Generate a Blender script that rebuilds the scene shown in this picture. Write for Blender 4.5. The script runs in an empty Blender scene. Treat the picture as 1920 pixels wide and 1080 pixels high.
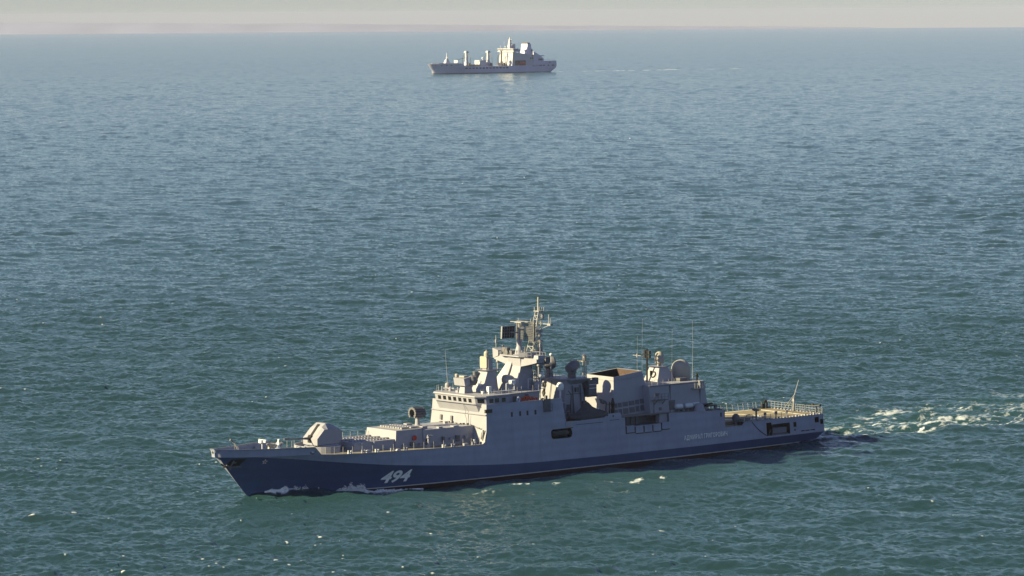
import bpy, bmesh, math, random
import numpy as np
from mathutils import Vector, Matrix
random.seed(4)
SC = bpy.context.scene
COL = SC.collection
R_EARTH = 6371000.0
def drop(x, y): return -(x * x + y * y) / 2 / R_EARTH

# ---------------------------------------------------------------- camera
CAM_H = 74.7
PITCH, ROLL = 0.073662, 0.0073
cp, sp, cr, sr = math.cos(PITCH), math.sin(PITCH), math.cos(ROLL), math.sin(ROLL)
F_ = Vector((0, cp, -sp)); U0 = Vector((0, sp, cp)); R0 = Vector((1, 0, 0))
R_ = cr * R0 - sr * U0; U_ = sr * R0 + cr * U0
cd = bpy.data.cameras.new('camera'); cam = bpy.data.objects.new('camera', cd); COL.objects.link(cam)
m = Matrix.Identity(4)
for i in range(3):
    m[i][0] = R_[i]; m[i][1] = U_[i]; m[i][2] = -F_[i]
m[2][3] = CAM_H
cam.matrix_world = m
cd.sensor_width = 36; cd.lens = 131.25; cd.clip_start = 1; cd.clip_end = 120000
SC.camera = cam

# ---------------------------------------------------------------- frigate heading, sun, sky
TH = 0.698                      # aft direction of the frigate in the world
BOW = (-46.3, 570.0)
SHIP = Matrix.Translation((BOW[0], BOW[1], drop(*BOW))) @ Matrix.Rotation(TH + math.pi, 4, 'Z')
sun_local = Vector((0.83, -0.36, 0.41)).normalized()      # forward, port, up
S = (SHIP.to_3x3() @ sun_local).normalized()
sun = bpy.data.lights.new('sun', 'SUN'); so = bpy.data.objects.new('sun', sun); COL.objects.link(so)
sun.energy = 5.0; sun.angle = math.radians(0.6); sun.color = (1.0, 0.83, 0.42)
so.rotation_euler = S.to_track_quat('Z', 'Y').to_euler()
W = bpy.data.worlds.new('World'); SC.world = W; W.use_nodes = True
nt = W.node_tree; nt.nodes.clear()
sky = nt.nodes.new('ShaderNodeTexSky'); sky.sky_type = 'NISHITA'; sky.sun_disc = False
sky.sun_elevation = math.asin(S.z); sky.sun_rotation = math.atan2(S.x, S.y)
sky.air_density = 1.0; sky.dust_density = 0.5; sky.ozone_density = 2.2; sky.altitude = 0
stc = nt.nodes.new('ShaderNodeTexCoord'); lift = nt.nodes.new('ShaderNodeVectorMath'); lift.operation = 'ADD'; lift.inputs[1].default_value = (0, 0, 0.035)
nt.links.new(stc.outputs['Generated'], lift.inputs[0]); nt.links.new(lift.outputs[0], sky.inputs[0])   # haze hides the dark band below the horizon
hs = nt.nodes.new('ShaderNodeHueSaturation'); hs.inputs['Saturation'].default_value = 0.9
bg = nt.nodes.new('ShaderNodeBackground'); bg.inputs['Strength'].default_value = 0.0415
wo = nt.nodes.new('ShaderNodeOutputWorld')
nt.links.new(sky.outputs[0], hs.inputs['Color']); tn = nt.nodes.new('ShaderNodeMix'); tn.data_type = 'RGBA'; tn.blend_type = 'MULTIPLY'; tn.inputs['Factor'].default_value = 1; tn.inputs[7].default_value = (1.0, 0.965, 1.07, 1)
nt.links.new(hs.outputs[0], tn.inputs[6]); nt.links.new(tn.outputs[2], bg.inputs[0]); nt.links.new(bg.outputs[0], wo.inputs[0])
SC.view_settings.view_transform = 'Standard'; SC.view_settings.look = 'None'
SC.view_settings.exposure = 1.4; SC.view_settings.gamma = 1.0
SC.render.engine = 'CYCLES'
SC.cycles.max_bounces = 6; SC.cycles.diffuse_bounces = 2; SC.cycles.glossy_bounces = 3
SC.cycles.transmission_bounces = 2; SC.cycles.transparent_max_bounces = 6; SC.cycles.volume_bounces = 0
SC.cycles.use_denoising = True; SC.cycles.caustics_reflective = False; SC.cycles.caustics_refractive = False
SC.cycles.sample_clamp_indirect = 4.0

# ---------------------------------------------------------------- helpers
def mat(name, col, rough=0.55, metal=0.0, spec=0.4, wear=0.0, scale=0.6, streak=0.0):
    """procedural paint: base colour broken up by soft noise and vertical run streaks"""
    M = bpy.data.materials.new(name); M.use_nodes = True
    n = M.node_tree.nodes; l = M.node_tree.links; b = n['Principled BSDF']
    b.inputs['Roughness'].default_value = rough; b.inputs['Metallic'].default_value = metal
    b.inputs['Specular IOR Level'].default_value = spec
    c4 = (*col, 1)
    tc = n.new('ShaderNodeTexCoord')
    nz = n.new('ShaderNodeTexNoise'); nz.inputs['Scale'].default_value = scale; nz.inputs['Detail'].default_value = 4
    l.new(tc.outputs['Object'], nz.inputs['Vector'])
    mr = n.new('ShaderNodeMapRange'); mr.inputs[1].default_value = 0.3; mr.inputs[2].default_value = 0.7
    mr.inputs[3].default_value = 1 - wear; mr.inputs[4].default_value = 1 + wear * 0.6
    l.new(nz.outputs['Fac'], mr.inputs[0])
    mx = n.new('ShaderNodeMix'); mx.data_type = 'RGBA'; mx.blend_type = 'MULTIPLY'; mx.inputs['Factor'].default_value = 1
    mx.inputs[6].default_value = c4; l.new(mr.outputs[0], mx.inputs[7])
    out = mx.outputs[2]
    if streak > 0:
        mp = n.new('ShaderNodeMapping'); mp.inputs['Scale'].default_value = (1.1, 1.1, 0.12)
        l.new(tc.outputs['Object'], mp.inputs[0])
        n2 = n.new('ShaderNodeTexNoise'); n2.inputs['Scale'].default_value = 1.4; n2.inputs['Detail'].default_value = 6; n2.inputs['Roughness'].default_value = 0.65
        l.new(mp.outputs[0], n2.inputs['Vector'])
        r2 = n.new('ShaderNodeMapRange'); r2.inputs[1].default_value = 0.5; r2.inputs[2].default_value = 0.78; r2.inputs[3].default_value = 0; r2.inputs[4].default_value = streak
        l.new(n2.outputs['Fac'], r2.inputs[0])
        m2 = n.new('ShaderNodeMix'); m2.data_type = 'RGBA'; l.new(r2.outputs[0], m2.inputs['Factor'])
        l.new(out, m2.inputs[6]); m2.inputs[7].default_value = (col[0] * 0.55, col[1] * 0.45, col[2] * 0.38, 1)
        out = m2.outputs[2]
    l.new(out, b.inputs['Base Color'])
    return M

def V(p): return Vector((-p[0], p[1], p[2]))     # (metres aft of the stem, port, up) -> ship axes
class MB:
    """collects shapes for ONE mesh object; points are (aft, port, up)"""
    def __init__(s, conv=V): s.b = bmesh.new(); s.c = conv
    def face(s, pts):
        try: return s.b.faces.new([s.b.verts.new(s.c(p)) for p in pts])
        except ValueError: return None
    def hexa(s, p):       # 4 bottom + 4 top, same winding
        v = [s.b.verts.new(s.c(q)) for q in p]
        for f in ((0, 3, 2, 1), (4, 5, 6, 7), (0, 1, 5, 4), (1, 2, 6, 5), (2, 3, 7, 6), (3, 0, 4, 7)):
            s.b.faces.new([v[i] for i in f])
        return s
    def box(s, a0, a1, y0, y1, z0, z1):
        return s.hexa([(a0, y0, z0), (a1, y0, z0), (a1, y1, z0), (a0, y1, z0), (a0, y0, z1), (a1, y0, z1), (a1, y1, z1), (a0, y1, z1)])
    def frus(s, b0, b1, z0, z1):  # b=(a0,a1,y0,y1)
        return s.hexa([(b0[0], b0[2], z0), (b0[1], b0[2], z0), (b0[1], b0[3], z0), (b0[0], b0[3], z0),
                       (b1[0], b1[2], z1), (b1[1], b1[2], z1), (b1[1], b1[3], z1), (b1[0], b1[3], z1)])
    def loft(s, rings, cap=True):
        vs = [[s.b.verts.new(s.c(p)) for p in r] for r in rings]
        n = len(vs[0])
        for A, B in zip(vs, vs[1:]):
            for i in range(n):
                j = (i + 1) % n
                s.b.faces.new((A[i], A[j], B[j], B[i]))
        if cap:
            s.b.faces.new(vs[0][::-1]); s.b.faces.new(vs[-1])
        return s
    def prism(s, poly, y0, y1):   # poly of (a,z) across the ship
        return s.loft([[(a, y0, z) for a, z in poly], [(a, y1, z) for a, z in poly]])
    def plan(s, poly, z0, z1):    # poly of (a,y) upward
        return s.loft([[(a, y, z0) for a, y in poly], [(a, y, z1) for a, y in poly]])
    def rod(s, p, q, r, r2=None, n=6):
        p = Vector(p); q = Vector(q); r2 = r if r2 is None else r2
        d = (q - p); 
        if d.length < 1e-6: return s
        d.normalize(); u = d.orthogonal().normalized(); w = d.cross(u)
        R = lambda c, rr: [tuple(c + (u * math.cos(t) + w * math.sin(t)) * rr) for t in [2 * math.pi * i / n for i in range(n)]]
        return s.loft([R(p, r), R(q, r2)])
    def line(s, pts, r, n=5):
        for p, q in zip(pts, pts[1:]): s.rod(p, q, r, n=n)
        return s
    def lathe(s, c, prof, n=16, axis=(0, 0, 1)):   # prof of (radius, height)
        d = Vector(axis).normalized(); u = d.orthogonal().normalized(); w = d.cross(u); c = Vector(c)
        rings = [[tuple(c + d * h + (u * math.cos(t) + w * math.sin(t)) * max(r, 0.004)) for t in [2 * math.pi * i / n for i in range(n)]] for r, h in prof]
        return s.loft(rings)
    def ball(s, c, r, n=14, sz=1.0, half=False):
        k = 8; lo = 0 if half else -math.pi / 2
        prof = [(r * math.cos(t), r * sz * math.sin(t)) for t in [lo + (math.pi / 2 - lo) * i / k for i in range(k + 1)]]
        return s.lathe(c, prof, n)
    def rail(s, pts, h=1.0, step=1.6, bars=(0.5, 1.0), r=0.028, rp=0.035, lean=(0, 0)):
        up = Vector((0, lean[0], h))
        for p, q in zip(pts, pts[1:]):
            p = Vector(p); q = Vector(q); L = (q - p).length; k = max(1, round(L / step))
            for i in range(k + 1):
                c = p.lerp(q, i / k)
                s.rod(c, c + up, rp, n=4)
            for f in bars: s.rod(p + up * f, q + up * f, r, n=4)
        return s
    def clusters(s, gap=0.07):
        """loose shells grouped by touching bounds: shapes that stand apart become objects of their own"""
        seen = set(); comps = []
        for f in s.b.faces:
            if f in seen: continue
            st = [f]; seen.add(f); c = []
            while st:
                g = st.pop(); c.append(g)
                for v in g.verts:
                    for h in v.link_faces:
                        if h not in seen: seen.add(h); st.append(h)
            comps.append(c)
        if len(comps) < 2: return [comps[0] if comps else []]
        bb = []
        for c in comps:
            co = np.array([v.co[:] for f in c for v in f.verts]); bb.append((co.min(0) - gap / 2, co.max(0) + gap / 2))
        par = list(range(len(comps)))
        def find(i):
            while par[i] != i: i = par[i]
            return i
        for i in range(len(comps)):
            for j in range(i):
                if (bb[i][0] <= bb[j][1]).all() and (bb[j][0] <= bb[i][1]).all(): par[find(i)] = find(j)
        out = {}
        for i, c in enumerate(comps): out.setdefault(find(i), []).extend(c)
        return list(out.values())
    def build(s, name, material, parent=None, smooth=False, whole=False):
        bmesh.ops.remove_doubles(s.b, verts=s.b.verts, dist=0.0005)
        bmesh.ops.recalc_face_normals(s.b, faces=s.b.faces)
        first = None
        for grp in ([list(s.b.faces)] if whole else s.clusters()):
            ix = {}; vs = []; fs = []; mi = []
            for f in grp:
                k = []
                for v in f.verts:
                    if v not in ix: ix[v] = len(vs); vs.append(v.co[:])
                    k.append(ix[v])
                fs.append(k); mi.append(f.material_index)
            me = bpy.data.meshes.new(name); me.from_pydata(vs, [], fs)
            me.polygons.foreach_set('material_index', mi)
            if smooth:
                for p in me.polygons: p.use_smooth = True
                me.set_sharp_from_angle(angle=math.radians(38))
            me.materials.append(material); me.update()
            o = bpy.data.objects.new(name, me); COL.objects.link(o)
            if parent: o.parent = parent
            first = first or o
        s.b.free()
        return first
def tag(o, label=None, cat=None, group=None, kind=None):
    for k, v in (('label', label), ('category', cat), ('group', group), ('kind', kind)):
        if v: o[k] = v
    return o
def thing(name, label, cat, matrix, group=None):
    o = bpy.data.objects.new(name, None); COL.objects.link(o); o.matrix_world = matrix; o.empty_display_size = 0.5
    return tag(o, label, cat, group)
def on_ship(a, y, z, heading=0.0): return SHIP @ Matrix.Translation((-a, y, z)) @ Matrix.Rotation(heading, 4, 'Z')
def interp(x, pts): return float(np.interp(x, [p[0] for p in pts], [p[1] for p in pts]))
# ---------------------------------------------------------------- sea
def fft_tile(L, N, lmin, lmax, amp, wind, seed, spread=2.0, lp=18.0):
    """one periodic patch of wind sea: height, horizontal shift, folding"""
    g = np.random.default_rng(seed)
    k1 = 2 * np.pi * np.fft.fftfreq(N, L / N)
    kx, ky = np.meshgrid(k1, k1, indexing='xy'); k = np.hypot(kx, ky); k[0, 0] = 1
    c = (kx * wind[0] + ky * wind[1]) / k
    D = np.where(c > 0, np.abs(c) ** spread, 0.12 * np.abs(c) ** spread) + 0.05
    kp = 2 * np.pi / lp
    P = k ** -4.0 * np.exp(-1.25 * (kp / k) ** 2) * D
    P[(k > 2 * np.pi / lmin) | (k < 2 * np.pi / lmax)] = 0
    H = np.sqrt(P) * (g.normal(size=(N, N)) + 1j * g.normal(size=(N, N)))
    h = np.fft.ifft2(H); dx = np.fft.ifft2(-1j * kx / k * H); dy = np.fft.ifft2(-1j * ky / k * H)
    s = amp / h.real.std()
    jx = np.fft.ifft2(kx * kx / k * H).real * s; jy = np.fft.ifft2(ky * ky / k * H).real * s
    return [h.real * s, dx.real * s, dy.real * s, jx + jy]
def sample(T, L, x, y):
    N = T[0].shape[0]; u = (x / L * N) % N; v = (y / L * N) % N
    i = np.floor(u).astype(np.int32) % N; j = np.floor(v).astype(np.int32) % N; fu = u - np.floor(u); fv = v - np.floor(v)
    i2 = (i + 1) % N; j2 = (j + 1) % N; fu = fu * fu * (3 - 2 * fu) * 0.5 + fu * 0.5; fv = fv * fv * (3 - 2 * fv) * 0.5 + fv * 0.5
    return [(t[j, i] * (1 - fu) + t[j, i2] * fu) * (1 - fv) + (t[j2, i] * (1 - fu) + t[j2, i2] * fu) * fv for t in T]
WIND = np.array((-0.42, -0.91))
TA = fft_tile(233.0, 512, 4.0, 120.0, 0.22, WIND, 5, 3.0, 22.0)
TB = fft_tile(61.0, 256, 0.55, 4.0, 0.074, np.array((-0.2, -0.98)), 9, 2.0, 3.2)
TC = fft_tile(331.0, 256, 40.0, 160.0, 0.10, np.array((-0.75, -0.66)), 12, 5.0, 70.0)

def noise2(x, y, seed):            # smooth lattice noise 0..1
    g = np.random.default_rng(seed).random((256, 256))
    i = np.floor(x).astype(np.int64); j = np.floor(y).astype(np.int64); fu = x - i; fv = y - j
    fu = fu * fu * (3 - 2 * fu); fv = fv * fv * (3 - 2 * fv)
    G = lambda a, b: g[b % 256, a % 256]
    return (G(i, j) * (1 - fu) + G(i + 1, j) * fu) * (1 - fv) + (G(i, j + 1) * (1 - fu) + G(i + 1, j + 1) * fu) * fv
def fbm(x, y, seed, o=4):
    s = 0; w = 0.5
    for q in range(o):
        s = s + w * noise2(x * 2 ** q, y * 2 ** q, seed + q); w *= 0.5
    return s / (1 - 0.5 ** o)
def sstep(a, b, x):
    t = np.clip((x - a) / (b - a), 0, 1); return t * t * (3 - 2 * t)

Y0TAB = [(6.8, 0.05), (12, 1.7), (20, 3.9), (30, 5.9), (40, 6.9), (50, 7.3), (60, 7.4), (90, 7.4), (110, 6.7), (123.6, 5.9), (135, 5)]
def make_sea():
    QUICK = False
    r = [30.0]
    while r[-1] < 34000:
        d = r[-1]
        if d < 440: st = 6 + d * 0.02
        elif d < 860: st = 0.42
        elif d < 1500: st = 0.42 + (d - 860) * 0.0034
        else: st = 2.6 * (d / 1500) ** 1.75
        r.append(d + st)
    r = np.array(r)
    dense = np.linspace(-0.165, 0.165, 1400)
    step = np.concatenate([0.00026 * 1.0235 ** np.arange(150), np.linspace(0.02, 0.12, 14)]); out = 0.165 + np.cumsum(step)
    rest = np.linspace(out[-1] + 0.12, np.pi, 14)[:-1]
    th = np.concatenate([-rest[::-1], -out[::-1], dense, out, rest, [np.pi]])
    Rr, T = np.meshgrid(r, th, indexing='ij')
    x = (Rr * np.sin(T)).ravel(); y = (Rr * np.cos(T)).ravel(); d = Rr.ravel()
    on = (d > 380) & (np.abs(T.ravel()) < 0.5)
    fade = np.ones_like(d)
    h = np.zeros_like(d); dx = np.zeros_like(d); dy = np.zeros_like(d); J = np.zeros_like(d)
    ang = 0.35; ca, sa = math.cos(ang), math.sin(ang)
    def add(T_, L, w, rot):
        nonlocal h, dx, dy, J
        c, s = math.cos(rot), math.sin(rot)
        a = sample(T_, L, x * c + y * s, -x * s + y * c)
        h += a[0] * w; dx += (a[1] * c - a[2] * s) * w; dy += (a[1] * s + a[2] * c) * w; J += a[3] * w
    # patches of gust and lull keep the texture from repeating
    gust = 0.62 + 0.86 * fbm(x / 190 + 3, y / 260 + 7, 21, 3)
    add(TA, 233.0, gust * (0.25 + 0.75 * on), 0.0)
    add(TA, 233.0, 0.55 * gust * on, 0.47)
    add(TC, 331.0, 0.75, 0.2)
    near = sstep(9000, 4000, d) * on
    # ship frame
    ux, uy = math.cos(TH), math.sin(TH)
    A = (x - BOW[0]) * ux + (y - BOW[1]) * uy; P = (x - BOW[0]) * uy - (y - BOW[1]) * ux
    hb = np.interp(A, [p[0] for p in Y0TAB], [p[1] for p in Y0TAB]); off = np.abs(P) - hb
    # water slicked down along the hull and in the wake
    lee = sstep(30, 6, off) * sstep(5, 25, A) * sstep(150, 90, A)
    add(TB, 61.0, near * (1 + 0.15 * sstep(900, 650, d)) * (0.35 + 0.75 * fbm(x / 37, y / 55, 31, 2) + 0.55 * fbm(x / 140 + 4, y / 420, 35, 3)) * (1 - 0.6 * lee), 0.0)
    add(TB, 61.0, near * 0.5 * (1 - 0.6 * lee), 0.9)
    foam = np.zeros_like(d)
    crest = J / (J[on & (d < 2000)].std())
    gate = fbm(x / 23 + 11, y / 31, 51, 3)
    foam = np.maximum(foam, sstep(2.75, 4.7, crest + (gate - 0.5) * 3.0) * on * sstep(5500, 2500, d) * (0.25 + 0.75 * sstep(.42, .66, fbm(x / 0.9, y / 2.2, 55, 2))))
    # flung-over whitecaps: small breaking crests, scattered at random
    g = np.random.default_rng(77)
    # hull waves
    bowh = 0.95 * np.exp(-np.clip(off, 0, 99) / 2.6) * sstep(2.5, 7.5, A) * sstep(27, 10, A)
    trough = -0.62 * np.exp(-np.clip(off, 0, 99) / 9.0) * sstep(14, 36, A) * sstep(118, 75, A)
    div = off - (A - 8) * 0.33                      # diverging bow wave
    bowd = 0.35 * np.exp(-(div / 1.6) ** 2) * sstep(6, 14, A) * sstep(75, 25, A)
    div2 = off - (A - 45) * 0.30
    bowd2 = 0.28 * np.exp(-(div2 / 1.8) ** 2) * sstep(45, 55, A) * sstep(120, 80, A)
    h = h + bowh + trough + bowd + bowd2
    n1 = fbm(A / 1.5, P / 0.8, 61, 4); n2 = fbm(A / 5.5 + 9, P / 3.0, 71, 3)
    pf = sstep(.42, .62, n1)
    fine = fbm(A / 1.1, P / 0.55, 131, 3)
    # bow foam clinging to the hull, then a second breaking patch
    f1 = sstep(2.2, 0.1, off) * sstep(9, 11, A) * sstep(19, 14, A)
    f2 = sstep(2.6, 0.2, off) * sstep(19.5, 22, A) * sstep(36, 27, A)
    foam = np.maximum(foam, np.clip(f1 * 1.2 + f2 * 1.2, 0, 1) * (0.3 + 0.7 * pf))
    # broken ribbons along the side
    for (a0, p0, ln, wd, st) in [(49.2, 15.5, 2.0, 1.6, 1), (52.4, 20.2, 1.0, 1.0, 1), (62.3, 22.3, 2.2, 1.2, .75), (61.0, 25.9, 1.6, 1.0, .8), (64.3, 25.2, 2.4, 1.1, 1), (68.0, 22.7, 1.5, 1.4, 1), (66.0, 23.6, 2.2, 1.0, .8), (71.1, 25.0, .7, 1.1, 1),
                                 (34.2, 14.0, 2.2, 1.0, .7), (40.0, 17.5, 3.5, 1.6, .5), (62.3, 10.9, 4.5, 2.2, .55), (68.0, 12.3, 4.0, 2.0, .5), (76.5, 12.0, 3.0, 1.6, .5), (27.4, 56.4, 1.0, 1.3, 1), (4.3, 70.0, 1.8, 1.0, .8), (30.0, 69.5, .8, 1.0, 1), (82.8, 33.1, .9, 1.0, .9), (55.0, 33.0, 4.0, 2.0, .45), (44.5, 24.0, 5.0, 2.5, .4)]:
        hh_ = (A - a0) * math.cos(TH) + (P - p0) * math.sin(TH); vv_ = -(A - a0) * math.sin(TH) + (P - p0) * math.cos(TH)
        foam = np.maximum(foam, 0.85 * st * sstep(.28, .58, fine * .6 + n1 * .4) * sstep(1.25, 0.25, (hh_ / ln) ** 2 + (vv_ / wd) ** 2 + (n1 - 0.5) * 2.4 + (fine - .5) * 1.4))
    # stern wake: a bright port edge, a churned middle, lace to starboard
    B = A - 123.0
    Bc = np.clip(B, 0, 400)
    start = sstep(-1.0, 2.5, B); fadeo = np.exp(-np.clip(B - 40, 0, 9999) / 80.0)
    wob = 1.1 * np.sin(Bc / 8.0) + 1.5 * (fbm(A / 14.0, P * 0 + 3.3, 85, 3) - .5)
    streak = fbm(A / 5.5, P / 0.75, 81, 4); lace = fbm(A / 2.3, P / 1.1, 91, 4); big = fbm(A / 12.0 + 5, P / 5.0, 95, 3)
    e1 = np.exp(-((P - 5.0 - 0.05 * Bc - wob) / 1.5) ** 2) * start * sstep(.36, .58, streak * .7 + big * .3)
    e2 = np.exp(-((P + 3.5 + 0.07 * Bc - wob * 1.6) / 3.2) ** 2) * start * sstep(.44, .62, streak * .55 + big * .45)
    e3 = np.exp(-((P + 15.0 + 0.20 * Bc + wob) / 3.8) ** 2) * sstep(-25, 0, B) * sstep(.50, .64, lace * .6 + big * .4) * .8
    e4 = np.exp(-((P + 27.0 + 0.30 * Bc) / 4.0) ** 2) * sstep(-25, 0, B) * sstep(.54, .68, lace * .6 + big * .4) * .6
    boil = sstep(9, 1, B) * sstep(-1.5, .3, B) * sstep(7.5, 6.0, np.abs(P)) * sstep(.35, .6, n1)
    band = sstep(9.0, 5.5, P - 0.06 * Bc) * sstep(-22, -9, P + 0.15 * Bc) * start
    lacy = band * fadeo * (0.08 + 0.62 * sstep(.40, .66, fine * .35 + lace * .3 + big * .35))
    foam = np.maximum(foam, np.clip(np.maximum.reduce([e1, e2 * .8, e3 * .7, e4 * .45, boil]) * fadeo * sstep(.30, .60, fine * .75 + lace * .25), 0, 1))
    lacy = np.maximum(lacy, 0.75 * sstep(16, 1, B) * start * sstep(8.0, 6.0, np.abs(P)) * sstep(.34, .58, fine * .5 + lace * .5))
    foam = np.maximum(foam, lacy)
    q = (P + 4 + 0.05 * Bc) / (12 + 0.12 * Bc)
    core = sstep(1.1, 0.45, np.abs(q)) * start * fadeo
    qw = np.exp(-((P - 6.6 - 0.12 * Bc) / 1.0) ** 2) * sstep(-4, 1, B) * sstep(32, 8, B)
    h += 0.5 * qw; foam = np.maximum(foam, qw * sstep(.35, .6, n1) * 0.8)
    h += core * (n2 - 0.5) * 1.1 + core * (n1 - .5) * .35
    aer = np.clip(np.maximum(core * 0.85 * (0.35 + big), 0.75 * sstep(9, 0, off) * sstep(2, 9, A) * sstep(75, 18, A) * (0.4 + 0.9 * n2)), 0, 1)
    # the tanker's wake, thin and long
    A2 = (x - TK[0]) * math.cos(TKTH) + (y - TK[1]) * math.sin(TKTH); P2 = (x - TK[0]) * math.sin(TKTH) - (y - TK[1]) * math.cos(TKTH)
    w2 = sstep(14 + 0.03 * A2, 4, np.abs(P2)) * sstep(190, 205, A2) * np.exp(-np.clip(A2 - 200, 0, 9999) / 420.0)
    foam = np.maximum(foam, w2 * (.35 + .6 * sstep(.35, .6, fbm(A2 / 60, P2 / 20, 101, 3))))
    ch = 0.5
    X = x + dx * ch * on; Y = y + dy * ch * on; Z = h + drop(x, y)
    nr, nc = Rr.shape
    co = np.stack([X, Y, Z], 1).astype(np.float32)
    # centre cap
    co = np.vstack([co, [[0, 0, 0]]]).astype(np.float32); cidx = nr * nc
    I = np.arange(nr - 1)[:, None] * nc + np.arange(nc - 1)[None, :]
    quads = np.stack([I, I + 1, I + nc + 1, I + nc], -1).reshape(-1, 4)[:, ::-1]
    last = np.arange(nr - 1) * nc + nc - 1; first = np.arange(nr - 1) * nc
    wrap = np.stack([last, first, first + nc, last + nc], -1)[:, ::-1]
    quads = np.vstack([quads, wrap]).astype(np.int32)
    tri = np.array([[cidx, i + 1 if i + 1 < nc else 0, i] for i in range(nc)], np.int32)
    me = bpy.data.meshes.new('sea')
    nv = len(co); nl = quads.size + tri.size; nf = len(quads) + len(tri)
    me.vertices.add(nv); me.vertices.foreach_set('co', co.ravel())
    me.loops.add(nl); me.loops.foreach_set('vertex_index', np.concatenate([quads.ravel(), tri.ravel()]))
    me.polygons.add(nf)
    ls = np.concatenate([np.arange(len(quads)) * 4, quads.size + np.arange(len(tri)) * 3]).astype(np.int32)
    me.polygons.foreach_set('loop_start', ls)
    me.polygons.foreach_set('use_smooth', np.ones(nf, bool))
    me.update(calc_edges=True)
    rough = 0.07 + 0.075 * sstep(1200, 6000, d)      # slopes the coarser far mesh no longer carries
    for nm, arr in (('foam', foam), ('aer', aer), ('rough', rough)):
        at = me.attributes.new(nm, 'FLOAT', 'POINT'); at.data.foreach_set('value', np.append(arr, 0).astype(np.float32))
    M = bpy.data.materials.new('sea_water'); M.use_nodes = True
    n = M.node_tree.nodes; l = M.node_tree.links; n.remove(n['Principled BSDF'])
    geo = n.new('ShaderNodeNewGeometry')
    def att(nm):
        q = n.new('ShaderNodeAttribute'); q.attribute_name = nm; return q.outputs['Fac']
    # broad drift in water colour
    nz = n.new('ShaderNodeTexNoise'); nz.inputs['Scale'].default_value = 0.006; nz.inputs['Detail'].default_value = 3
    l.new(geo.outputs['Position'], nz.inputs['Vector'])
    c1 = n.new('ShaderNodeMix'); c1.data_type = 'RGBA'; c1.inputs[6].default_value = SEA_A; c1.inputs[7].default_value = SEA_B
    l.new(nz.outputs['Fac'], c1.inputs['Factor'])
    c2 = n.new('ShaderNodeMix'); c2.data_type = 'RGBA'; l.new(att('aer'), c2.inputs['Factor']); l.new(c1.outputs[2], c2.inputs[6]); c2.inputs[7].default_value = SEA_AER
    # foam broken into lace
    vm = n.new('ShaderNodeTexNoise'); vm.inputs['Scale'].default_value = 1.5; vm.inputs['Detail'].default_value = 8; vm.inputs['Roughness'].default_value = 0.78
    l.new(geo.outputs['Position'], vm.inputs['Vector'])
    ad = n.new('ShaderNodeMath'); ad.operation = 'MULTIPLY_ADD'; l.new(att('foam'), ad.inputs[0]); ad.inputs[1].default_value = 1.25; l.new(vm.outputs['Fac'], ad.inputs[2])
    mr = n.new('ShaderNodeMapRange'); mr.inputs[1].default_value = 0.88; mr.inputs[2].default_value = 1.5; l.new(ad.outputs[0], mr.inputs[0])
    # capillary ripples
    mp = n.new('ShaderNodeMapping'); mp.inputs['Rotation'].default_value = (0, 0, 0.25); mp.inputs['Scale'].default_value = (0.75, 1.3, 1)
    l.new(geo.outputs['Position'], mp.inputs[0])
    w1 = n.new('ShaderNodeTexNoise'); w1.inputs['Scale'].default_value = 1.1; w1.inputs['Detail'].default_value = 4; w1.inputs['Roughness'].default_value = 0.6
    l.new(mp.outputs[0], w1.inputs['Vector'])
    bp = n.new('ShaderNodeBump'); bp.inputs['Strength'].default_value = SEA_BUMP; bp.inputs['Distance'].default_value = 0.35
    l.new(w1.outputs['Fac'], bp.inputs['Height'])
    # light coming back out of the water body does not follow the ripples; the mirror on top does
    up = n.new('ShaderNodeCombineXYZ'); up.inputs[2].default_value = 1
    df = n.new('ShaderNodeBsdfDiffuse'); l.new(c2.outputs[2], df.inputs['Color']); l.new(up.outputs[0], df.inputs['Normal'])
    gl = n.new('ShaderNodeBsdfPrincipled'); gl.inputs['Base Color'].default_value = (0, 0, 0, 1); gl.inputs['IOR'].default_value = 1.333
    l.new(att('rough'), gl.inputs['Roughness']); l.new(bp.outputs[0], gl.inputs['Normal'])
    mx = n.new('ShaderNodeAddShader'); l.new(df.outputs[0], mx.inputs[0]); l.new(gl.outputs[0], mx.inputs[1])
    fd = n.new('ShaderNodeBsdfDiffuse'); fd.inputs['Color'].default_value = (0.52, 0.58, 0.69, 1); l.new(bp.outputs[0], fd.inputs['Normal'])
    m2 = n.new('ShaderNodeMixShader'); l.new(mr.outputs[0], m2.inputs[0]); l.new(mx.outputs[0], m2.inputs[1]); l.new(fd.outputs[0], m2.inputs[2])
    l.new(m2.outputs[0], n['Material Output'].inputs['Surface'])
    me.materials.append(M)
    o = bpy.data.objects.new('sea', me); COL.objects.link(o); tag(o, kind='structure')
    return o
SEA_ROUGH = 0.08; SEA_BUMP = 0.5; SEA_AER = (0.022, 0.064, 0.076, 1)
SEA_A = (0.0150, 0.0415, 0.060, 1); SEA_B = (0.0185, 0.050, 0.068, 1)
TK = (-98.0, 4693.0); TKTH = 0.64
make_sea()
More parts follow.
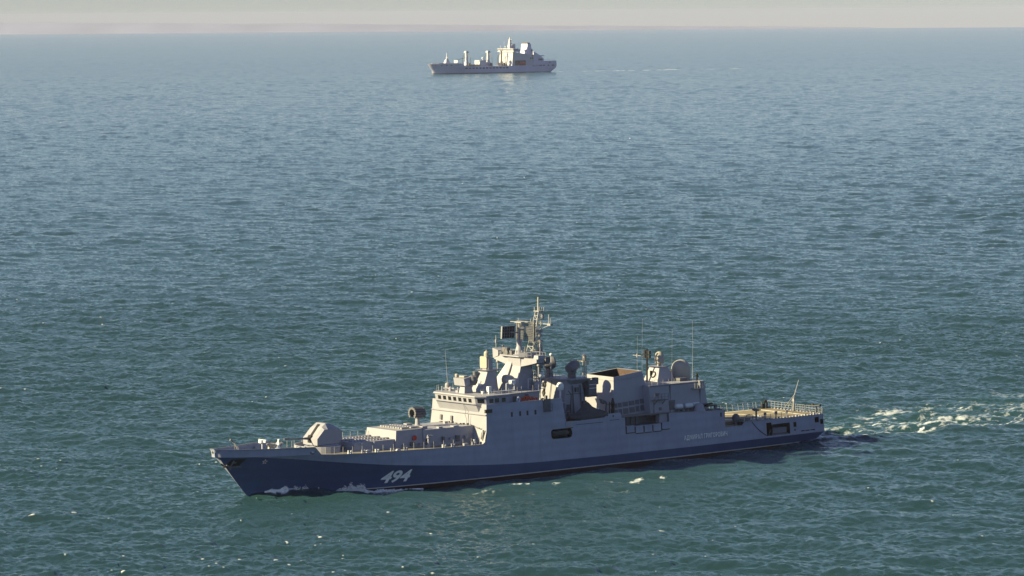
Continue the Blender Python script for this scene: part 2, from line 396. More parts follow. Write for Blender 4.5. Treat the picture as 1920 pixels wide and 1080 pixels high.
# ---------------------------------------------------------------- frigate: materials
GREY = mat('warship_grey', (0.215, 0.23, 0.285), 0.5, wear=0.07, streak=0.14)
GREYL = mat('superstructure_grey', (0.26, 0.27, 0.345), 0.5, wear=0.06, streak=0.10)
DECK = mat('deck_paint', (0.211, 0.199, 0.187), 0.8, wear=0.16)
FDECK = mat('flight_deck_paint', (0.211, 0.183, 0.136), 0.85, wear=0.14)
DARK = mat('recess_shade', (0.012, 0.013, 0.017), 0.6, wear=0.2)  # shade inside the side openings, painted in as near-black walls
GLASS = mat('bridge_glass', (0.012, 0.013, 0.016), 0.08, spec=0.6)
BLACK = mat('black_fittings', (0.014, 0.014, 0.016), 0.5)
BROWN = mat('funnel_rust', (0.062, 0.040, 0.036), 0.9, wear=0.35, scale=1.6)
SOOT_SHADE = mat('funnel_soot_shade', (0.016, 0.014, 0.013), 0.95, wear=0.2)  # sooty throat; on the inner walls the black stands in for shade
WHITE = mat('white_paint', (0.56, 0.60, 0.68), 0.5, wear=0.05)
DOME = mat('radome_cream', (0.31, 0.298, 0.285), 0.55, wear=0.07)
RED = mat('red_paint', (0.42, 0.03, 0.025), 0.5)
ORANGE = mat('orange_rubber', (0.5, 0.08, 0.035), 0.6)
STEEL = mat('galvanised_steel', (0.25, 0.26, 0.30), 0.5, wear=0.15, scale=3)
TARP = mat('boat_tarpaulin', (0.051, 0.053, 0.066), 0.85, wear=0.2, scale=2)
MARK = mat('deck_line_paint', (0.66, 0.63, 0.52), 0.8, wear=0.2, scale=2)
NUMB = mat('pennant_paint', (0.86, 0.87, 0.86), 0.6, wear=0.08, scale=2)
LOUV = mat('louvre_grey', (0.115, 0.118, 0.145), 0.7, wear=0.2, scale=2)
ROPE = mat('rope_black', (0.016, 0.016, 0.020), 0.8)

def hull_mat(name, col):
    M = mat(name, col, 0.45, wear=0.10, scale=0.35, streak=0.28)
    n = M.node_tree.nodes; l = M.node_tree.links; b = n['Principled BSDF']
    src = b.inputs['Base Color'].links[0].from_socket
    tc = n.new('ShaderNodeTexCoord'); sx = n.new('ShaderNodeSeparateXYZ'); l.new(tc.outputs['Object'], sx.inputs[0])
    def step(th, sock):
        g = n.new('ShaderNodeMath'); g.operation = 'GREATER_THAN'; l.new(sock, g.inputs[0]); g.inputs[1].default_value = th; return g.outputs[0]
    def mix(f, a, bcol):
        x = n.new('ShaderNodeMix'); x.data_type = 'RGBA'; l.new(f, x.inputs['Factor'])
        if isinstance(a, tuple): x.inputs[6].default_value = a
        else: l.new(a, x.inputs[6])
        if isinstance(bcol, tuple): x.inputs[7].default_value = bcol
        else: l.new(bcol, x.inputs[7])
        return x.outputs[2]
    zz = sx.outputs['Z']
    c = mix(step(0.17, zz), (0.032, 0.010, 0.014, 1), (0.55, 0.55, 0.53, 1))
    c = mix(step(0.32, zz), c, src)
    # plate seams: faint horizontal strakes
    wv = n.new('ShaderNodeTexWave'); wv.bands_direction = 'Z'; wv.inputs['Scale'].default_value = 0.21; wv.inputs['Distortion'].default_value = 0.6; wv.inputs['Detail'].default_value = 2
    l.new(tc.outputs['Object'], wv.inputs['Vector'])
    mr = n.new('ShaderNodeMapRange'); mr.inputs[3].default_value = 0.96; mr.inputs[4].default_value = 1.03; l.new(wv.outputs['Fac'], mr.inputs[0])
    mm = n.new('ShaderNodeMix'); mm.data_type = 'RGBA'; mm.blend_type = 'MULTIPLY'; mm.inputs['Factor'].default_value = 1
    l.new(c, mm.inputs[6]); l.new(mr.outputs[0], mm.inputs[7]); l.new(mm.outputs[2], b.inputs['Base Color'])
    # plates dished between frames
    w2 = n.new('ShaderNodeTexNoise'); w2.inputs['Scale'].default_value = 0.5; w2.inputs['Detail'].default_value = 2; l.new(tc.outputs['Object'], w2.inputs['Vector'])
    bp = n.new('ShaderNodeBump'); bp.inputs['Strength'].default_value = 0.12; bp.inputs['Distance'].default_value = 0.25; l.new(w2.outputs['Fac'], bp.inputs['Height']); l.new(bp.outputs[0], b.inputs['Normal'])
    return M
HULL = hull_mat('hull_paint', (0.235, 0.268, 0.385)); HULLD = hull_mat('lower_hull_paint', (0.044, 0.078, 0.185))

# ---------------------------------------------------------------- frigate: hull form
FR = thing('frigate', 'grey warship in the foreground with 494 in white on its bow', 'warship', SHIP)
YB = [(8.3, 0.02), (20, 2.2), (30, 4.2), (45, 6.2), (60, 6.9), (90, 6.9), (110, 5.9), (135, 4.2)]
YK = [(0.75, 0.42), (2.5, 1.15), (5, 2.1), (8, 3.15), (12, 4.35), (16, 5.3), (20, 6.05), (25, 6.75), (30, 7.15), (36, 7.4), (45, 7.58), (60, 7.65), (95, 7.6), (112, 7.3), (124.9, 7.0), (140, 6.8)]
YT = [(0, 0.6), (2.5, 1.75), (5.5, 2.95), (11, 4.9), (15.6, 6.0), (20, 6.6), (24, 6.95), (32, 7.3), (45, 7.5), (125, 7.5)]
ZK = [(0, 7.15), (0.75, 7.12), (2.6, 6.85), (6, 6.6), (12.4, 5.98), (20.4, 4.96), (29.6, 3.86), (36, 3.3), (43.3, 2.72), (48, 2.4), (53.8, 2.08), (60, 1.9), (76, 1.74), (96, 1.7), (126, 1.78)]
STEM = [(-2, 8.3), (0, 6.8), (3, 4.25), (7.1, 0.75), (8.2, 0.0)]
END = [(-2, 120.5), (0, 123.4), (1.78, 125.2), (4.9, 124.9), (9, 124.9)]
def hull_a(c, z):
    if c < 16: return c + interp(z, STEM) * (1 - c / 16)
    if c > 108: return c + (interp(z, END) - 124.9) * (c - 108) / 16.9
    return c
def side_y(a, z):           # port half breadth above the knuckle
    zk = interp(a, ZK); yk = interp(a, YK)
    if a < 45:
        zt = interp(a, [(0, 8.2), (15.6, 7.75), (17, 6.5), (45, 5.7)])
        yt = interp(a, YT); t = (z - zk) / (zt - zk)
        ya = yk + (yt - yk) * max(0, min(1.0, t))
    else: ya = yk
    slope = interp(a, [(38, 0), (49, -0.075), (100, -0.06), (125, -0.02)])
    return ya + slope * max(0, z - zk)
def low_y(a, z):            # port half breadth below the knuckle
    zk = interp(a, ZK); y0 = interp(a, Y0TAB); yk = interp(a, YK)
    if z <= 0: return interp(a, YB) + (y0 - interp(a, YB)) * (z + 2) / 2
    t = z / zk; bulge = interp(a, [(8, 1.35), (30, 1.2), (50, 1.0)])
    y = y0 + (yk - y0) * t ** bulge
    f = min(1.0, max(0.006, (a - interp(z, STEM)) / 4.5)) ** 0.6
    return y * (1 - (1 - f) * (1 - t ** 4))
def hull_y(a, z):
    return side_y(a, z) if z >= interp(a, ZK) else low_y(a, z)

TOPS = [(0, 8.2), (0.4, 8.17), (1, 8.13), (2, 8.07), (3.5, 8.0), (5.5, 7.95), (8, 7.9), (11, 7.88), (13.5, 7.82), (15.4, 7.76), (16.6, 6.5), (19, 6.35), (21.5, 6.25), (24, 6.17), (28, 6.08), (32, 6.0),
        (36, 5.9), (40, 5.8), (44, 5.72), (46, 5.68), (47.4, 5.66), (48.0, 5.78), (48.4, 6.05), (48.68, 6.5), (48.8, 7.1), (48.86, 8.0)]
TOPS += [(c, 8.0) for c in (51, 54, 57, 60, 62.4, 63, 66.3, 66.9, 67.5)] + [(67.9, 8.0), (68.3, 7.95), (71, 8.0), (74, 8.05), (74.9, 8.6), (77.6, 8.62), (77.9, 7.75), (78.6, 7.7), (79.2, 7.7), (83, 7.72), (88.4, 7.72), (88.5, 7.72),
         (92, 7.6), (96, 7.45), (101.2, 7.28), (101.2, 5.35), (101.3, 4.35), (105.2, 4.35), (105.6, 4.82), (108, 4.82), (111.0, 4.83), (112.2, 4.83), (116.6, 4.85), (117.5, 4.85), (118.2, 4.85), (119.3, 4.85), (120.1, 4.85), (120.3, 4.85), (121.3, 4.85), (121.5, 4.86), (122.6, 4.86), (122.75, 4.86), (123.75, 4.87), (124.05, 4.87), (124.75, 4.88), (124.9, 4.88)]
OPEN = [(62.4, 66.9, 5.35, 6.95, 1.6), (78.6, 88.4, 6.15, 7.72, 2.6), (111.0, 112.2, 2.05, 4.3, 1.8), (112.2, 116.6, 2.05, 3.95, 1.8), (117.5, 118.2, 3.1, 3.95, 0.8),
        (119.3, 120.1, 2.18, 2.36, 0.4), (120.3, 121.3, 2.18, 2.36, 0.4), (121.5, 122.6, 2.18, 2.36, 0.4), (122.75, 123.75, 3.45, 4.4, 0.8), (124.05, 124.75, 3.1, 3.95, 0.6)]
ROWS = [2.05, 2.18, 2.36, 3.1, 3.45, 3.95, 4.3, 4.4, 4.9, 5.35, 6.15, 6.95, 7.2, 7.72, 8.0]
def build_hull():
    M = MB()
    cols = []
    for (c, top) in TOPS:
        zk0 = interp(c, ZK)
        lower = [-2.0, -0.8, 0.0] + [zk0 * t for t in (0.18, 0.36, 0.55, 0.75, 0.9)] + [zk0]
        upper = [min(max(z, zk0), top) for z in ROWS] + [top]
        pts = []
        for i, z in enumerate(lower):
            a = hull_a(c, z); pts.append((a, low_y(a, z) if i < len(lower) - 1 else interp(a, YK), z))
        for z in upper:
            a = hull_a(c, z); pts.append((a, side_y(a, z), z))
        cols.append((c, pts))
    for s in (1, -1):
        for (c0, A), (c1, B) in zip(cols, cols[1:]):
            for i in range(len(A) - 1):
                p = [A[i], B[i], B[i + 1], A[i + 1]]
                if p[3][2] - p[0][2] < 1e-4 and p[2][2] - p[1][2] < 1e-4: continue
                cm = (c0 + c1) / 2; zm = sum(q[2] for q in p) / 4
                if i >= 8 and any(o[0] - .01 < cm < o[1] + .01 and o[2] - .01 < zm < o[3] + .01 for o in OPEN): continue
                q = []
                for k in p:
                    if not q or (Vector(k) - Vector(q[-1])).length > 1e-4: q.append(k)
                if len(q) > 2:
                    fc = M.face([(k[0], s * k[1], k[2]) for k in q])
                    if fc and i < 8: fc.material_index = 1
    # stem plate and transom
    A = cols[0][1]; B = cols[-1][1]
    for P in (A, B):
        for i in range(len(P) - 1):
            if P[i + 1][2] - P[i][2] > 1e-4:
                M.face([P[i], P[i + 1], (P[i + 1][0], -P[i + 1][1], P[i + 1][2]), (P[i][0], -P[i][1], P[i][2])])
    # inside of the bow bulwark with its rail cap
    bw = [t for t in TOPS if t[0] <= 15.4]
    for s in (1, -1):
        for (c0, t0), (c1, t1) in zip(bw, bw[1:]):
            def P(c, t, inn, low):
                a = hull_a(c, t) + (0.14 if c < 0.5 else 0.0); y = side_y(hull_a(c, t), t) - inn
                return (a + low * 0.15 * (c < 1), s * max(0.05, y), t - (0 if not low else 1.25))
            M.face([P(c0, t0, 0, 0), P(c1, t1, 0, 0), P(c1, t1, .13, 0), P(c0, t0, .13, 0)])
            M.face([P(c0, t0, .13, 0), P(c1, t1, .13, 0), P(c1, t1, .16, 1), P(c0, t0, .16, 1)])
    a0 = 0.0
    M.face([(a0 + .14, .45, 8.2), (a0 + .14, -.45, 8.2), (a0 + .3, -.4, 6.9), (a0 + .3, .4, 6.9)])
    o = M.build('hull', HULL, FR, whole=True); o.data.materials.append(HULLD); return o
hull = build_hull()
# recesses behind the openings in the side
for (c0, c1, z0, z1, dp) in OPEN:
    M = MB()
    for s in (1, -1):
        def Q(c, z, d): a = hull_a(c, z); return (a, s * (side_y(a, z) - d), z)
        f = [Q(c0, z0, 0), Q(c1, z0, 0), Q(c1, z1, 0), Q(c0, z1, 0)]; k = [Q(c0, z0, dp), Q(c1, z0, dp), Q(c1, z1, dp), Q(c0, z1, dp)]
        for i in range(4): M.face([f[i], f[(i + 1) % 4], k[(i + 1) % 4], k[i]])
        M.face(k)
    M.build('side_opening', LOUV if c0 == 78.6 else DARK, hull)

def fore_z(a): return interp(a, [(0, 6.95), (6, 6.7), (15.4, 6.5), (16.6, 6.45), (19, 6.3), (24, 6.12), (32, 5.95), (40, 5.75), (48.6, 5.62)])
def strip(M, aa, zf, yf, n=1):
    for a0, a1 in zip(aa, aa[1:]):
        M.face([(a0, yf(a0), zf(a0)), (a1, yf(a1), zf(a1)), (a1, -yf(a1), zf(a1)), (a0, -yf(a0), zf(a0))])
M = MB(); aa = [0.3, 1, 2, 3.5, 5.5, 8, 11, 13.5, 15.4, 16.6, 19, 21.5, 24, 28, 32, 36, 40, 44, 46, 48.75]
strip(M, aa, fore_z, lambda a: max(0.2, side_y(a, fore_z(a)) - (0.14 if a < 15.5 else 0.01)))
for a0, a1 in zip(aa[9:], aa[10:]):     # waterway lip along the deck edge
    for s in (1, -1):
        y0 = side_y(a0, fore_z(a0)); y1 = side_y(a1, fore_z(a1))
        M.hexa([(a0, s * (y0 - .16), fore_z(a0)), (a1, s * (y1 - .16), fore_z(a1)), (a1, s * y1, fore_z(a1)), (a0, s * y0, fore_z(a0)),
                (a0, s * (y0 - .16), fore_z(a0) + .07), (a1, s * (y1 - .16), fore_z(a1) + .07), (a1, s * (y1 + .015), fore_z(a1) + .07), (a0, s * (y0 + .015), fore_z(a0) + .07)])
M.build('foredeck', DECK, FR)
M = MB(); strip(M, [65.2, 68, 71, 74, 77.9, 78.6], lambda a: 7.1, lambda a: side_y(a, 7.1) - .02)
strip(M, [78.6, 83, 88.4], lambda a: 7.74, lambda a: side_y(a, 7.72) - .0); strip(M, [88.4, 92, 96, 101.2], lambda a: interp(a, [(88.4, 7.72), (92, 7.6), (96, 7.45), (101.2, 7.28)]), lambda a: side_y(a, 7.4))
M.face([(101.2, 7.3, 7.28), (101.2, -7.3, 7.28), (101.2, -7.3, 4.3), (101.2, 7.3, 4.3)])
M.build('midship_deck', DECK, FR)
M = MB(); strip(M, [105.5, 111, 118, 124.9], lambda a: 4.84, lambda a: side_y(a, 4.84))
M.face([(101.2, 4.9, 4.84), (105.5, 4.9, 4.84), (105.5, -4.9, 4.84), (101.2, -4.9, 4.84)])
for s in (1, -1):
    M.face([(101.2, s * 7.2, 4.34), (105.5, s * 7.2, 4.34), (105.5, s * 4.9, 4.34), (101.2, s * 4.9, 4.34)])
    M.face([(101.2, s * 4.9, 4.34), (105.5, s * 4.9, 4.34), (105.5, s * 4.9, 4.84), (101.2, s * 4.9, 4.84)])
fdeck = M.build('flight_deck', FDECK, FR)
# landing markings: circle, centreline, edge lines
M = MB(); z = 4.846
def ring(ca, cy, r0, r1, t0=0, t1=2 * math.pi, n=56):
    for i in range(n):
        p = t0 + (t1 - t0) * i / n; q = t0 + (t1 - t0) * (i + 1) / n
        M.face([(ca + r0 * math.cos(p), cy + r0 * math.sin(p), z), (ca + r1 * math.cos(p), cy + r1 * math.sin(p), z), (ca + r1 * math.cos(q), cy + r1 * math.sin(q), z), (ca + r0 * math.cos(q), cy + r0 * math.sin(q), z)])
ring(110.2, 0, 3.95, 4.85)
for y0, y1, a0, a1 in ((-6.6, -6.0, 106, 122), (6.0, 6.6, 106, 122), (-.25, .25, 102, 105.2), (-.25, .25, 115.3, 121)):
    M.face([(a0, y0, z), (a1, y0, z), (a1, y1, z), (a0, y1, z)])
M.face([(121, -6.0, z), (122, -6.0, z), (122, 6.0, z), (121, 6.0, z)]); M.face([(101.6, -4.6, z), (102.2, -4.6, z), (102.2, 4.6, z), (101.6, 4.6, z)])
M.build('deck_marking', MARK, fdeck)

# ---------------------------------------------------------------- writing on the hull
def hull_text(txt, name, size, a0, z0, shear, ext, mtl, space=1.0, off=0.0, xs=1.0):
    cu = bpy.data.curves.new(name, 'FONT'); cu.body = txt; cu.size = size; cu.shear = shear; cu.offset = off; cu.space_character = space; cu.resolution_u = 4
    to = bpy.data.objects.new(name, cu); COL.objects.link(to)
    dg = bpy.context.evaluated_depsgraph_get(); me = bpy.data.meshes.new_from_object(to.evaluated_get(dg))
    bpy.data.objects.remove(to); bpy.data.curves.remove(cu)
    b = bmesh.new(); b.from_mesh(me); bmesh.ops.triangulate(b, faces=b.faces)
    bmesh.ops.subdivide_edges(b, edges=b.edges, cuts=1)
    x0 = min(v.co.x for v in b.verts); x1 = max(v.co.x for v in b.verts); h = max(v.co.y for v in b.verts)
    for v in b.verts:
        u = (v.co.x - x0) * xs; w = v.co.y
        a = a0 + u; z = z0 + w
        v.co = V((a, hull_y(a, z) + 0.035, z))
    b.to_mesh(me); b.free(); me.name = name; me.materials.clear(); me.materials.append(mtl)
    o = bpy.data.objects.new(name, me); COL.objects.link(o); o.parent = hull
    return o, (x1 - x0) * xs, h
o, w, h = hull_text('494', 'pennant_number', 2.55, 28.1, 1.05, 0.30, 0, NUMB, 1.0, 0.075, 1.36); print('pennant', w, h)
o, w, h = hull_text('АДМИРАЛ ГРИГОРОВИЧ', 'name_lettering', 1.04, 91.6, 2.92, 0, 0, NUMB, 1.12, 0.018, 0.73); print('name', w, h)
# ---------------------------------------------------------------- frigate: foredeck
zf = fore_z
# gun
gun = MB()
prof = [(18.75, 7.35), (18.75, 8.35), (20.3, 10.1), (21.0, 10.62), (21.6, 10.62), (22.7, 10.2), (23.7, 9.45), (23.85, 8.1), (23.1, 7.45)]
def gring(y, inset): return [(a + (0.35 if (a < 20 and inset) else 0), y, z - (0.12 if inset and z > 9 else 0)) for a, z in prof]
gun.loft([[(a + 0.15 * (a < 20.1), -1.85, min(z, 9.75) if z > 9.75 else z) for a, z in prof], [(a, -1.15, z) for a, z in prof], [(a, 1.15, z) for a, z in prof], [(a + 0.15 * (a < 20.1), 1.85, min(z, 9.75) if z > 9.75 else z) for a, z in prof]])
turret = gun.build('gun_turret', GREYL, FR)
M = MB(); M.hexa([(18.66, -.38, 7.7), (18.9, -.38, 7.7), (18.9, .38, 7.7), (18.66, .38, 7.7), (18.66, -.38, 8.62), (18.9, -.38, 8.9), (18.9, .38, 8.9), (18.66, .38, 8.62)])
M.hexa([(18.70, -.26, 8.42), (18.9, -.26, 8.3), (18.9, .26, 8.3), (18.70, .26, 8.42), (20.55, -.26, 10.5), (20.7, -.26, 10.3), (20.7, .26, 10.3), (20.55, .26, 10.5)])
M.build('gun_slot', BLACK, turret)
M = MB(); M.rod((18.9, 0, 8.35), (17.6, 0, 8.42), .24, .17, 10); M.rod((17.6, 0, 8.42), (14.1, 0, 8.62), .11, .085, 10); M.rod((14.1, 0, 8.62), (13.8, 0, 8.64), .13, .13, 10)
M.build('gun_barrel', LOUV, turret)
M = MB(); M.lathe((21.3, 0, 6.15), [(2.9, 0), (2.9, .85), (2.75, .95), (2.2, .95), (2.1, 1.2), (.1, 1.2)], 28); M.build('gun_base', GREYL, FR)
M = MB()
for i in range(18):
    t0 = math.radians(95 + 170 * i / 18); t1 = math.radians(95 + 170 * (i + 1) / 18)
    P = lambda t, r, z: (21.6 + r * math.cos(t), r * math.sin(t), z)
    M.hexa([P(t0, 4.55, 6.3), P(t1, 4.55, 6.3), P(t1, 4.7, 6.3), P(t0, 4.7, 6.3), P(t0, 4.55, 7.3), P(t1, 4.55, 7.3), P(t1, 4.7, 7.3), P(t0, 4.7, 7.3)])
M.build('gun_breakwater', GREYL, FR)
# vertical launch blocks
M = MB(); M.frus((24.6, 33.4, -3.75, 3.75), (24.8, 33.4, -3.6, 3.6), 5.9, 7.42)
M.build('forward_launch_block', GREYL, FR)
M = MB()
for y in (-2.9, -.6, 1.7):
    M.box(25.2, 32.9, y - .1, y + .32, 7.42, 7.6)
    for i in range(12): M.box(25.3 + i * .62, 25.7 + i * .62, y + .42, y + .75, 7.42, 7.55)
M.build('launch_hatch', GREYL, FR)
M = MB()
for y in (-2.5, -.2, 2.1): M.box(29.5, 32.6, y + .42, y + .6, 7.42, 7.47)
M.build('hatch_gutter', BLACK, FR)
M = MB(); M.frus((32.7, 38.4, -4.05, 4.05), (33.1, 38.4, -3.75, 3.75), 5.7, 8.72); M.build('main_launch_block', GREYL, FR)
M = MB(); M.frus((38.4, 48.8, -4.25, 4.25), (38.4, 48.8, -3.95, 3.95), 5.6, 8.45); M.build('aft_launch_block', GREYL, FR)
M = MB()
for r in range(2):
    for i in range(9): M.box(34.9 + i * .02 + r * 1.9, 36.3 + i * .02 + r * 1.9, -2.7 + i * .62, -2.7 + i * .62 + .4, 8.72, 9.0)
M.build('missile_hatch', GREYL, FR)
M = MB(); M.box(34.7, 39.4, -3.0, 3.2, 8.72, 8.78); M.build('hatch_plinth', DECK, FR)
M = MB()
for (a, y, w, h) in ((38.9, 2.4, 1.0, .5), (39.6, -2.6, 1.1, .5), (41.8, 3.1, .8, .25), (44.8, 2.9, 1.1, .2), (46.9, -1.5, .6, .35)): M.box(a, a + w, y, y + w * .8, 8.45, 8.45 + h)
M.build('deck_locker', GREYL, FR)
# anti submarine rocket launcher: a horseshoe of twelve tubes on a post
la = 41.4
M = MB(); M.lathe((la, -1.2, 8.45), [(.7, 0), (.7, .15), (.42, .25), (.36, 1.3), (.55, 1.5), (.3, 1.6)], 14); rl = M.build('rocket_launcher', GREYL, FR)
M = MB(); M.box(la - .5, la + .6, -1.75, -.65, 9.8, 10.25); M.build('launcher_cradle', LOUV, rl)
for i in range(12):
    t = math.radians(-130 + 260 * i / 11); cy = -1.2 + .82 * math.sin(t); cz = 10.62 + .82 * math.cos(t)
    M = MB(); M.lathe((la - 1.15, cy, cz), [(.13, .02), (.2, 0), (.2, .25), (.17, .27), (.17, 2.0), (.19, 2.02), (.19, 2.15)], 9, axis=(1, 0, -.04)); M.build('launch_tube', LOUV, rl)
# red hose reel cross on the block side, fittings along the block
M = MB(); M.lathe((36.6, 4.0, 7.35), [(.3, 0), (.42, .02), (.42, .1), (.3, .12)], 14, axis=(0, 1, 0))
for t in range(3): M.rod((36.6 - .38 * math.cos(t * 1.05), 4.06, 7.35 - .38 * math.sin(t * 1.05)), (36.6 + .38 * math.cos(t * 1.05), 4.06, 7.35 + .38 * math.sin(t * 1.05)), .04, n=4)
M.build('hose_reel', RED, FR)
random.seed(8)
for i in range(9):
    M = MB(); a = 34 + i * 1.55 + random.random() * .5; s = .2 + random.random() * .5; z0 = fore_z(a) + random.random() * .8 + .1; y = 4.2 if a < 38.4 else 4.3
    M.box(a, a + s, y - .5, y + .15 + random.random() * .15, z0, z0 + .3 + random.random() * .7); M.build('side_locker', LOUV if i % 2 else GREYL, FR)
for i, a in enumerate((26.2, 28.6)):
    M = MB(); M.lathe((a, 3.8, 7.05), [(.04, 0), (.09, .05), (.16, .25), (.1, .3)], 8); M.build('deck_lamp', WHITE, FR)
# post searchlight at the rail
M = MB(); M.lathe((38.2, 5.55, zf(38.2)), [(.3, 0), (.3, .35), (.17, .5), (.14, 1.45), (.26, 1.55), (.26, 1.8), (.05, 1.85)], 10); M.rod((38.0, 5.55, 7.75), (38.9, 5.75, 7.65), .13, n=6); M.build('pelorus_post', GREYL, FR)
# deck edge fittings: bollards, fairleads
for i, (a, y) in enumerate([(8.9, 2.6), (9.6, 2.2), (15.0, 3.9), (21.9, 5.9), (24.4, 6.15), (24.9, 6.2), (26.9, 6.4), (29.8, 6.6), (32.4, 6.7), (40.1, 6.8), (42, 6.75), (46.3, 6.7), (9, -2.4), (15, -4.2), (24.4, -6.2), (40, -6.8)]):
    M = MB(); M.lathe((a, y, zf(a)), [(.17, 0), (.14, .08), (.12, .38), (.16, .44), (.14, .5), (.03, .52)], 9); M.rod((a + .1, y, zf(a) + .2), (a + .5, y, zf(a) + .2), .08, n=6); M.lathe((a + .55, y, zf(a)), [(.16, 0), (.12, .08), (.12, .38), (.16, .44), (.03, .47)], 9)
    M.build('bollard', GREYL if i % 3 else WHITE, FR)
for i, (a, y, w, h) in enumerate([(25.4, 5.6, .9, .35), (30.9, 6.3, .7, .3), (44.6, 6.1, 1.0, .35), (47.1, 5.6, .5, .8)]):
    M = MB(); M.frus((a, a + w, y, y + .6), (a + .1, a + w - .1, y + .1, y + .5), zf(a), zf(a) + h); M.build('vent_box', GREYL, FR)
# rails along the open part of the foredeck
for s in (1, -1):
    M = MB(); pts = [(a, s * (side_y(a, zf(a)) - .22), zf(a) + .05) for a in (17.4, 20.5, 24, 28, 32, 36, 40, 44, 47.4)]
    M.rail(pts, 1.15, 1.7, (.5, 1.0), .016, .036); M.build('deck_rail', STEEL, FR)
# rails around the launch blocks (starboard side shows above the block)
M = MB(); M.rail([(24.9, -3.5, 7.42), (32.6, -3.5, 7.42)], .95, 1.6, (1.0,), .018, .04); M.build('block_rail', STEEL, FR)
# ground tackle on the forecastle
M = MB(); M.lathe((11.6, -.4, 6.6), [(.85, 0), (.85, .3), (.6, .45), (.5, 1.1), (.72, 1.3), (.72, 1.5), (.1, 1.58)], 16); M.build('capstan', DOME, FR)
M = MB(); M.lathe((13.8, -1.2, 6.75), [(.75, 0), (.75, .12), (.42, .25), (.36, .8), (.62, 1.0), (.62, 1.2), (.1, 1.28)], 16); M.build('capstan', GREYL, FR)
M = MB(); M.box(15.4, 17.0, -.9, 1.5, 6.45, 6.62); M.lathe((16.1, .9, 6.6), [(.5, 0), (.5, .5), (.3, .75), (.02, .8)], 12); M.lathe((16.4, -.2, 6.6), [(.35, 0), (.35, .4), (.2, .7), (.02, .75)], 12); M.build('windlass', GREYL, FR)
M = MB(); M.line([(4.9, .7, 6.7), (4.2, .1, 8.9), (5.1, -.7, 6.7)], .07); M.line([(4.2, .1, 8.9), (3.4, .1, 9.35)], .12); M.line([(4.9, .7, 6.7), (4.6, .5, 8.2), (4.6, -.4, 8.2)], .05); M.line([(4.2, .1, 8.6), (3.6, -.2, 9.6)], .05); M.build('jackstaff_stand', STEEL, FR)
M = MB(); M.rod((10.0, -.6, 6.6), (10.0, -.6, 8.5), .08); M.box(9.6, 10.0, -1.0, -.3, 8.3, 8.75); M.box(9.9, 10.1, -.1, .4, 8.4, 8.7); M.rod((10.0, -1.5, 8.8), (10.0, .5, 8.8), .05); M.build('lantern_post', WHITE, FR)
M = MB(); M.line([(11.6, 1.4, 6.6), (12.2, .7, 8.8)], .13); M.line([(12.5, 1.5, 6.6), (12.0, .6, 8.4)], .1); M.box(11.3, 11.9, 1.0, 1.6, 6.6, 7.5); M.line([(12.2, .9, 8.8), (12.7, .3, 8.2), (12.8, .2, 6.8)], .07); M.build('small_crane', WHITE, FR)
M = MB(); M.line([(2.4, .4, 6.95), (5, .6, 6.9), (9, .8, 6.8), (12.6, .9, 6.8)], .1); M.build('anchor_chain', LOUV, FR)
for a in (6.2, 7.6, 8.4, 11.0):
    M = MB(); y = -(side_y(hull_a(a, 7.3), 7.3) - .35); M.box(a + .2, a + .7, y - .15, y + .2, 7.0, 7.3); M.build('bulwark_locker', GREYL, FR)
M = MB()     # rails abreast of the gun, starboard
M.rail([(15.5, -5.8, 6.5), (20, -6.3, 6.3), (26, -6.7, 6.1)], 1.1, 2.0, (1.0,), .016, .04); M.build('deck_rail', STEEL, FR)
# bow details on the plating
def on_hull(a, z, off): return (a, hull_y(a, z) + off, z)
M = MB(); pk = [(1.9, 5.15), (3.0, 6.42), (5.1, 6.42), (4.4, 5.6), (4.5, 5.15)]
M.loft([[on_hull(a, z, -.1) for a, z in pk], [on_hull(a, z, .04) for a, z in pk]])
pocket = M.build('anchor_pocket', BLACK, hull)
M = MB(); M.line([on_hull(3.3, 6.2, .16), on_hull(3.0, 5.3, .22), on_hull(3.1, 4.75, .22)], .13); M.line([on_hull(2.3, 5.55, .2), on_hull(3.0, 5.15, .25), on_hull(4.6, 5.25, .2)], .14); M.line([on_hull(3.2, 5.9, .3), on_hull(3.6, 5.9, .3)], .1); M.build('anchor', LOUV, hull)
M = MB(); M.loft([[(a, y, z) for a, y, z in ((1.6, .02, 5.8), (2.1, .02, 5.3), (2.2, .2, 5.3), (1.75, .2, 5.8))], [(a, y, z) for a, y, z in ((1.6, -.02, 5.8), (2.1, -.02, 5.3), (2.2, -.2, 5.3), (1.75, -.2, 5.8))]]); M.build('stem_fairlead', BLACK, hull)
M = MB(); M.lathe((.33, 0.0, 7.68), [(.19, 0), (.25, .02), (.25, .12), (.19, .14)], 14, axis=(-1, 0, .12)); M.lathe((.24, 0, 7.68), [(.185, 0), (.185, .1)], 14, axis=(-1, 0, .12)); M.build('bow_hawse', BLACK, hull)
ca, cz = 15.1, 7.05
M = MB(); c = on_hull(ca, cz, -.02); M.lathe(c, [(.42, 0), (.5, .02), (.5, .1), (.42, .12)], 18, axis=(-.2, 1, .1)); fl = M.build('side_fairlead', LOUV, hull)
M = MB(); M.lathe(on_hull(ca, cz, .02), [(.2, 0), (.2, .09), (.02, .1)], 12, axis=(-.2, 1, .1)); M.build('fairlead_plug', WHITE, hull)
M = MB(); c = on_hull(7.4, 7.2, -.02); M.lathe(c, [(.16, 0), (.2, .02), (.2, .12), (.05, .14)], 10, axis=(-.4, 1, 0)); M.build('hull_lamp', LOUV, hull)
def star(r0, r1, off):
    pts = []
    for i in range(10):
        t = math.pi / 2 + i * math.pi / 5; r = r0 if i % 2 == 0 else r1
        pts.append(on_hull(8.0 + r * math.cos(t), 5.8 + r * math.sin(t), off))
    return pts
